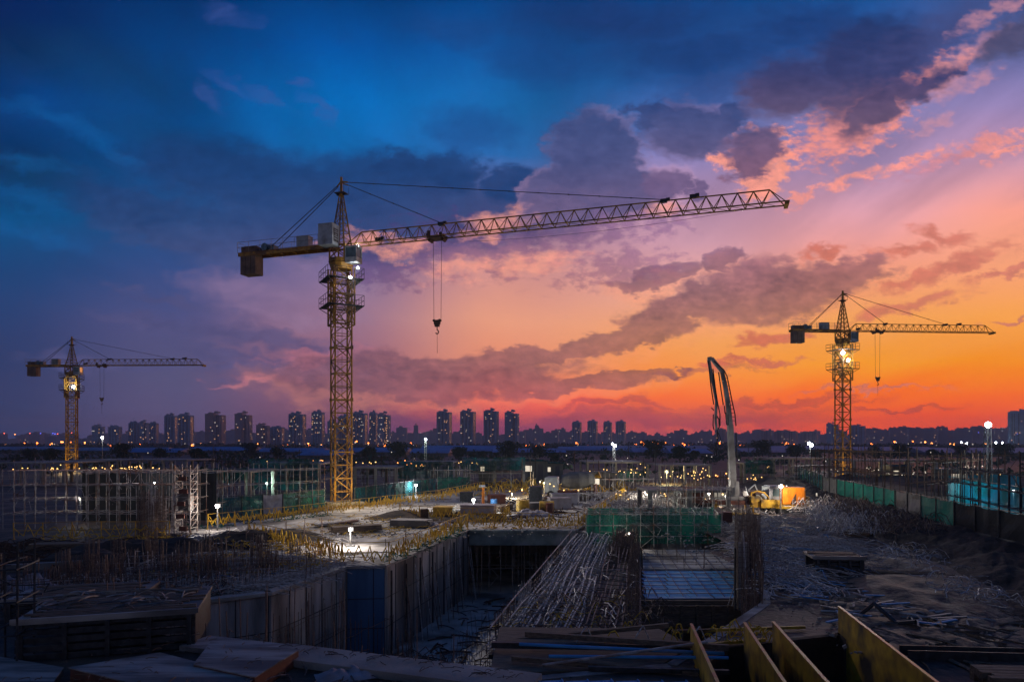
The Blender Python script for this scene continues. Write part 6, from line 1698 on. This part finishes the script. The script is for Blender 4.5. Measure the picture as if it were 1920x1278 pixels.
scrap('brush', [(15.8,24),(18,24),(22.5,38),(20,38)], 130, 'sparse wire on the near embankment foot', z=.1, lift=.3, m='rebar_pale', lens=(.4,1.4), r=(.008,.014), curl=.9, zfn=lambda p: .2)
T = thing('bar_bale', 'thick pale bale of sagging bars on the muddy strip before the embankment', 'bar bale', (16.4,36.6,.1), R(-30))
for k in range(3):
    mb = MB()
    for i in range(80):
        y0 = U(-.9,.9); z0 = .15+U(0,.75)*(1-abs(y0)); L = U(1.6,2.4); pts = []
        for q in range(8):
            t = q/7*2-1; pts.append((t*L, y0+U(-.06,.06)+t*.15*y0, max(.03, z0*(1-.55*t*t)+U(-.03,.03))))
        mb.path(pts, U(.02,.034), n=3)
    mb.build('bar_bundle_lattice', M['rebar_pale'], T)
panel_platform((14.6,31.0), R(-8), 2.2, 1.7, .95, 'dark boxed panel stack in front of the pale bar bale', nb=8, name='formwork_stack')
panel_platform((17.6,30.6), R(-14), 3.6, .9, .22, 'flat dark board pile beyond the trampled mud', nb=5, legs=False, m='timber')
T = thing('steel_channel', 'long dark steel channel lying at the near edge of the mud', 'steel channel', (13.6,18.6,0), R(-5))
mb = MB(); mb.box((0,0,.05),(5.6,.5,.06)); mb.box((0,.24,.2),(5.6,.04,.32)); mb.box((0,-.24,.2),(5.6,.04,.32)); mb.build('channel', M['dark_steel'], T)
stack('timber_stack', 14.2, 16.4, 0, R(-4), 'flat pile of long dark planks at the bottom edge of the mud', 5.5, 5, 2, 'timber', .09)
mb = MB(); mb.path([(12.0,23.6,.05),(12.3,23.2,.55),(12.6,22.4,.1),(12.9,21.8,.3)],.07,n=5); tag(mb.build('bent_pipe', M['dark_steel'], loc=(12.4,22.6,0)), 'bent dark pipe stub sticking out of the mud behind the tallest yellow panel', 'pipe')
for i in range(30):
    x, y = U(10.8,17.5), U(22,31); mb = MB(); L = U(.5,1.6); mb.box((0,0,.03),(L,.10,.04)); ob = mb.build('loose_board', M['ply' if i % 2 else 'board_blue']); ob.location = (x,y,.12); ob.rotation_euler = (0,U(-.06,.06),U(-.9,.5)); tag(ob, 'short loose board lying on the trampled mud', 'board', 'loose boards on the mud')
for i in range(26):
    mb = MB(); h = U(.6,1.8); mb.bar((0,0,0),(U(-.25,.25),U(-.2,.2),h),.018,n=4); ob = mb.build('stake', M['rust']); t = U(0,1)
    ob.location = (20.6+t*6.4+U(-.5,.8), 37+t*22+U(-1,1), .4); tag(ob, 'thin rusty stake standing on the embankment foot', 'stake', 'stakes on the embankment foot')

# more uprights: the site bristles with them
for i in range(34):
    x = U(-20,-10.4); y = 25.2+(x+20)*.32+U(0,8); rebar_cage(x, y, 0, .36, U(.9,1.9), 'upright bar cage standing in the tangle west of the pale pit wall', 'cages west of the pale pit wall', 'rebar', lean=.06)
for i in range(30):
    x = U(-14,-2); t = U(0,1); a = V2((-14.3,23.0)).lerp(V2((-1.2,17.4)), t); h = U(1.0,2.6)
    mb = MB(); mb.bar((0,0,-1.4),(U(-.15,.15),0,h-.6),.016,n=4); ob = mb.build('starter_bar', M['rebar']); ob.location = (a.x+.4,a.y+.5,-.2); tag(ob, 'thin bar sticking up behind the near kerb', 'bar', 'bars behind the near kerb')
wall_rebar((-9.6,21.1),(-1.0,17.6),-1.5,1.9,.22,'row of bars along the inner face of the near kerb','rebar',2,.014,.15)
wall_rebar((-13.9,23.2),(-9.9,21.2),-1.2,1.9,.2,'row of bars behind the dark panel stack','rebar',2,.014,.15)
wall_rebar((-9.2,26.6),(-7.95,31.5),FLOOR_Z,3.4,.3,'tall bars standing close to the pale pit wall','rebar',3,.016,.1)
wall_rebar((-7.2,27.5),(-5.6,31.8),FLOOR_Z,2.6,.3,'tall bars standing before the blue corner','rebar',2,.016,.1)
scaffold((-15.2,17.6),(-13.2,18.2),1.2,2.6,.6,.8,'dark scaffold corner at the bottom edge of the view', m='dark_steel', bent=1.0, r=.03)
scaffold((-22.5,24.5),(-18.8,25.2),1.5,1.5,.8,.7,'low dark scaffold beside the tarpaulin heap', m='dark_steel', bent=1.0, r=.025)
scaffold((-19,37.5),(-11,39.6),.9,.9,1.1,.5,'knee-high bar frame on the dark earth before the deck', m='rebar', bent=1.0, r=.018)
scrap('deck_wire', [(-20,40),(-12,37),(-9,41),(-17,46)], 240, 'wire and offcuts on the west part of the deck', z=.18, lift=.3, m='rebar_pale', lens=(.4,1.6), curl=.9)
scrap('deck_wire', [(-16,44),(-7,41),(-6,52),(-13,56)], 240, 'yellowish wire round the deck lamp', z=.18, lift=.2, m='mesh_yellow', lens=(.3,1.2), r=(.008,.016), curl=1.0)
for i in range(16):
    p = G(U(640,1180), U(905,935)); mb = MB(); h = U(1.2,3.2); mb.bar((0,0,0),(U(-.1,.1),0,h),.035,n=5)
    if i % 2: mb.bar((-.4,0,h*.7),(.4,0,h*.75),.025)
    ob = mb.build('site_pole', M['rust' if i % 3 else 'tube']); ob.location = (p.x,p.y,.1); tag(ob, 'upright pole standing in the lit middle of the site', 'pole', 'uprights in the middle of the site')
for i in range(40):
    d = U(78,130); px_ = U(380,1560); mb = MB(); h = U(2.2,5.2)*(d/100); mb.bar((0,0,0),(U(-.15,.15),0,h),.05,n=5)
    ob = mb.build('far_pole', M['rust' if i % 2 else 'dark_steel']); ob.location = ((px_-CX)/FPX*d, d, 0); tag(ob, 'dark upright pole among the far scaffolds', 'pole', 'uprights among the far scaffolds')
for i, (a, b, d, h) in enumerate(((640,700,90,2.4),(820,880,84,2.6),(1080,1150,80,1.8),(1150,1230,74,2.0),(700,760,120,3.4),(950,1010,125,3.2),(1340,1400,74,2.2),(1490,1560,90,3.0),(380,440,96,3.4))):
    scaffold(((a-CX)/FPX*d,d),((b-CX)/FPX*d,d+1.5),2,h,1.3,1.1,'%s pole scaffold among the far works, %s' % (['low','tall'][h > 2.5], ['just past the tall crane foot','behind the far deck rail','beside the grey cabin','beyond the pale bar tangle','before the green-glare lamp mast','behind the second teal cabin','behind the pump boom','before the orange-sky crane','behind the teal netted frame'][i]), m='tube' if i % 2 else 'rust', bent=.8, r=.03, net='net_green' if i in (1,5,8) else None, net_h=(.1,.7))

scaffold((27.0,30),(32.6,50),.6,3.0,1.5,1.0,'dark pole row standing in front of the glowing cyan net', z=1.15, m='dark_steel', bent=.3, r=.035, extra_top=1.4)
scrap('mud_scrap', [(10.8,22.5),(16.5,22.5),(20.5,36),(12.5,34)], 240, 'flat offcuts trodden into the mud', z=.1, lift=.05, m='ply', lens=(.3,1.3), r=(.02,.05), curl=.15)
scrap('mud_scrap', [(11,16),(17,16),(17.5,24),(10.9,23)], 120, 'dark offcuts at the bottom of the mud strip', z=.08, lift=.05, m='timber', lens=(.4,1.8), r=(.02,.05), curl=.15)
for k, (a_, b_) in enumerate((((12.2,33.6),(13.9,30.2)),((12.0,30.5),(13.0,27.2)),((12.6,27.9),(13.5,25.6)))):
    mb = MB(); L = [Vector((a_[0]+(b_[0]-a_[0])*t/8+U(-.12,.12), a_[1]+(b_[1]-a_[1])*t/8, .16+U(0,.06))) for t in range(9)]
    o = L[0].copy(); mb.path([p-o for p in L], .035, n=6); ob = mb.build('hose', M['tarp']); ob.location = o
    tag(ob, ['pale hose winding over the mud from the dark panel stack','second pale hose lying on the mud, nearer the pit edge','short pale hose end by the tallest yellow panel'][k], 'hose')

# weathered edges and litter close to the viewer
scrap('board_litter', [(-12.5,14.5),(-5.5,14.5),(-5.2,19.0),(-10.5,20.5)], 90, 'chips and offcuts on the near boards', z=.44, lift=.04, m='timber', lens=(.08,.4), r=(.006,.014), curl=.04)
scrap('board_litter', [(-14,19.4),(-10,20.4),(-10.6,22.6),(-14,21.8)], 60, 'loose battens on the near panel stack', z=1.2, lift=.08, m='ply', lens=(.3,1.2), r=(.012,.03), curl=.02)
scrap('board_litter', [(-6.3,18.9),(.2,16.6),(.5,17.1),(-6.2,19.6)], 60, 'chips on the kerb beam', z=.24, lift=.05, m='rust', lens=(.08,.4), r=(.006,.012), curl=.05)
scrap('pit_litter', [(-5,27),(1,24),(3.4,44),(-2.5,44)], 150, 'offcuts and mud lumps on the pit floor', z=FLOOR_Z+.02, lift=.1, m='rust', lens=(.3,1.8), r=(.02,.05), curl=.06)
for i in range(16):
    t = U(0,1); a = V2((-9.3,26.9)).lerp(V2((-7.95,31.8)), t) if i < 6 else V2((-6.0,33.2)).lerp(V2((-3.1,45.4)), t); h = U(.9,1.6)
    mb = MB(); mb.bar((0,0,0),(U(-.12,.12),U(-.12,.12),h),.018,n=4); ob = mb.build('starter_bar', M['rebar_pale' if i % 2 else 'rebar']); ob.location = (a.x-.25,a.y+.1,.05)
    tag(ob, 'single bar standing up from the top of the pit wall', 'bar', 'bars on top of the pit wall')

# ------------------------------------------------------------------ evening haze
hz = bpy.data.materials.new('haze'); hz.use_nodes = True
hn = hz.node_tree; hn.nodes.clear()
pv = hn.nodes.new('ShaderNodeVolumePrincipled'); pv.inputs['Color'].default_value = (0.72, 0.84, 1.0, 1)
pv.inputs['Density'].default_value = 0.00025; pv.inputs['Anisotropy'].default_value = 0.1
ho = hn.nodes.new('ShaderNodeOutputMaterial'); hn.links.new(pv.outputs[0], ho.inputs['Volume'])
mb = MB(); mb.box((0, 1270, 45), (2*BIG+40, 2800, 104))
setting(mb.build('haze', hz), 'stuff', 'thin evening haze over the city')
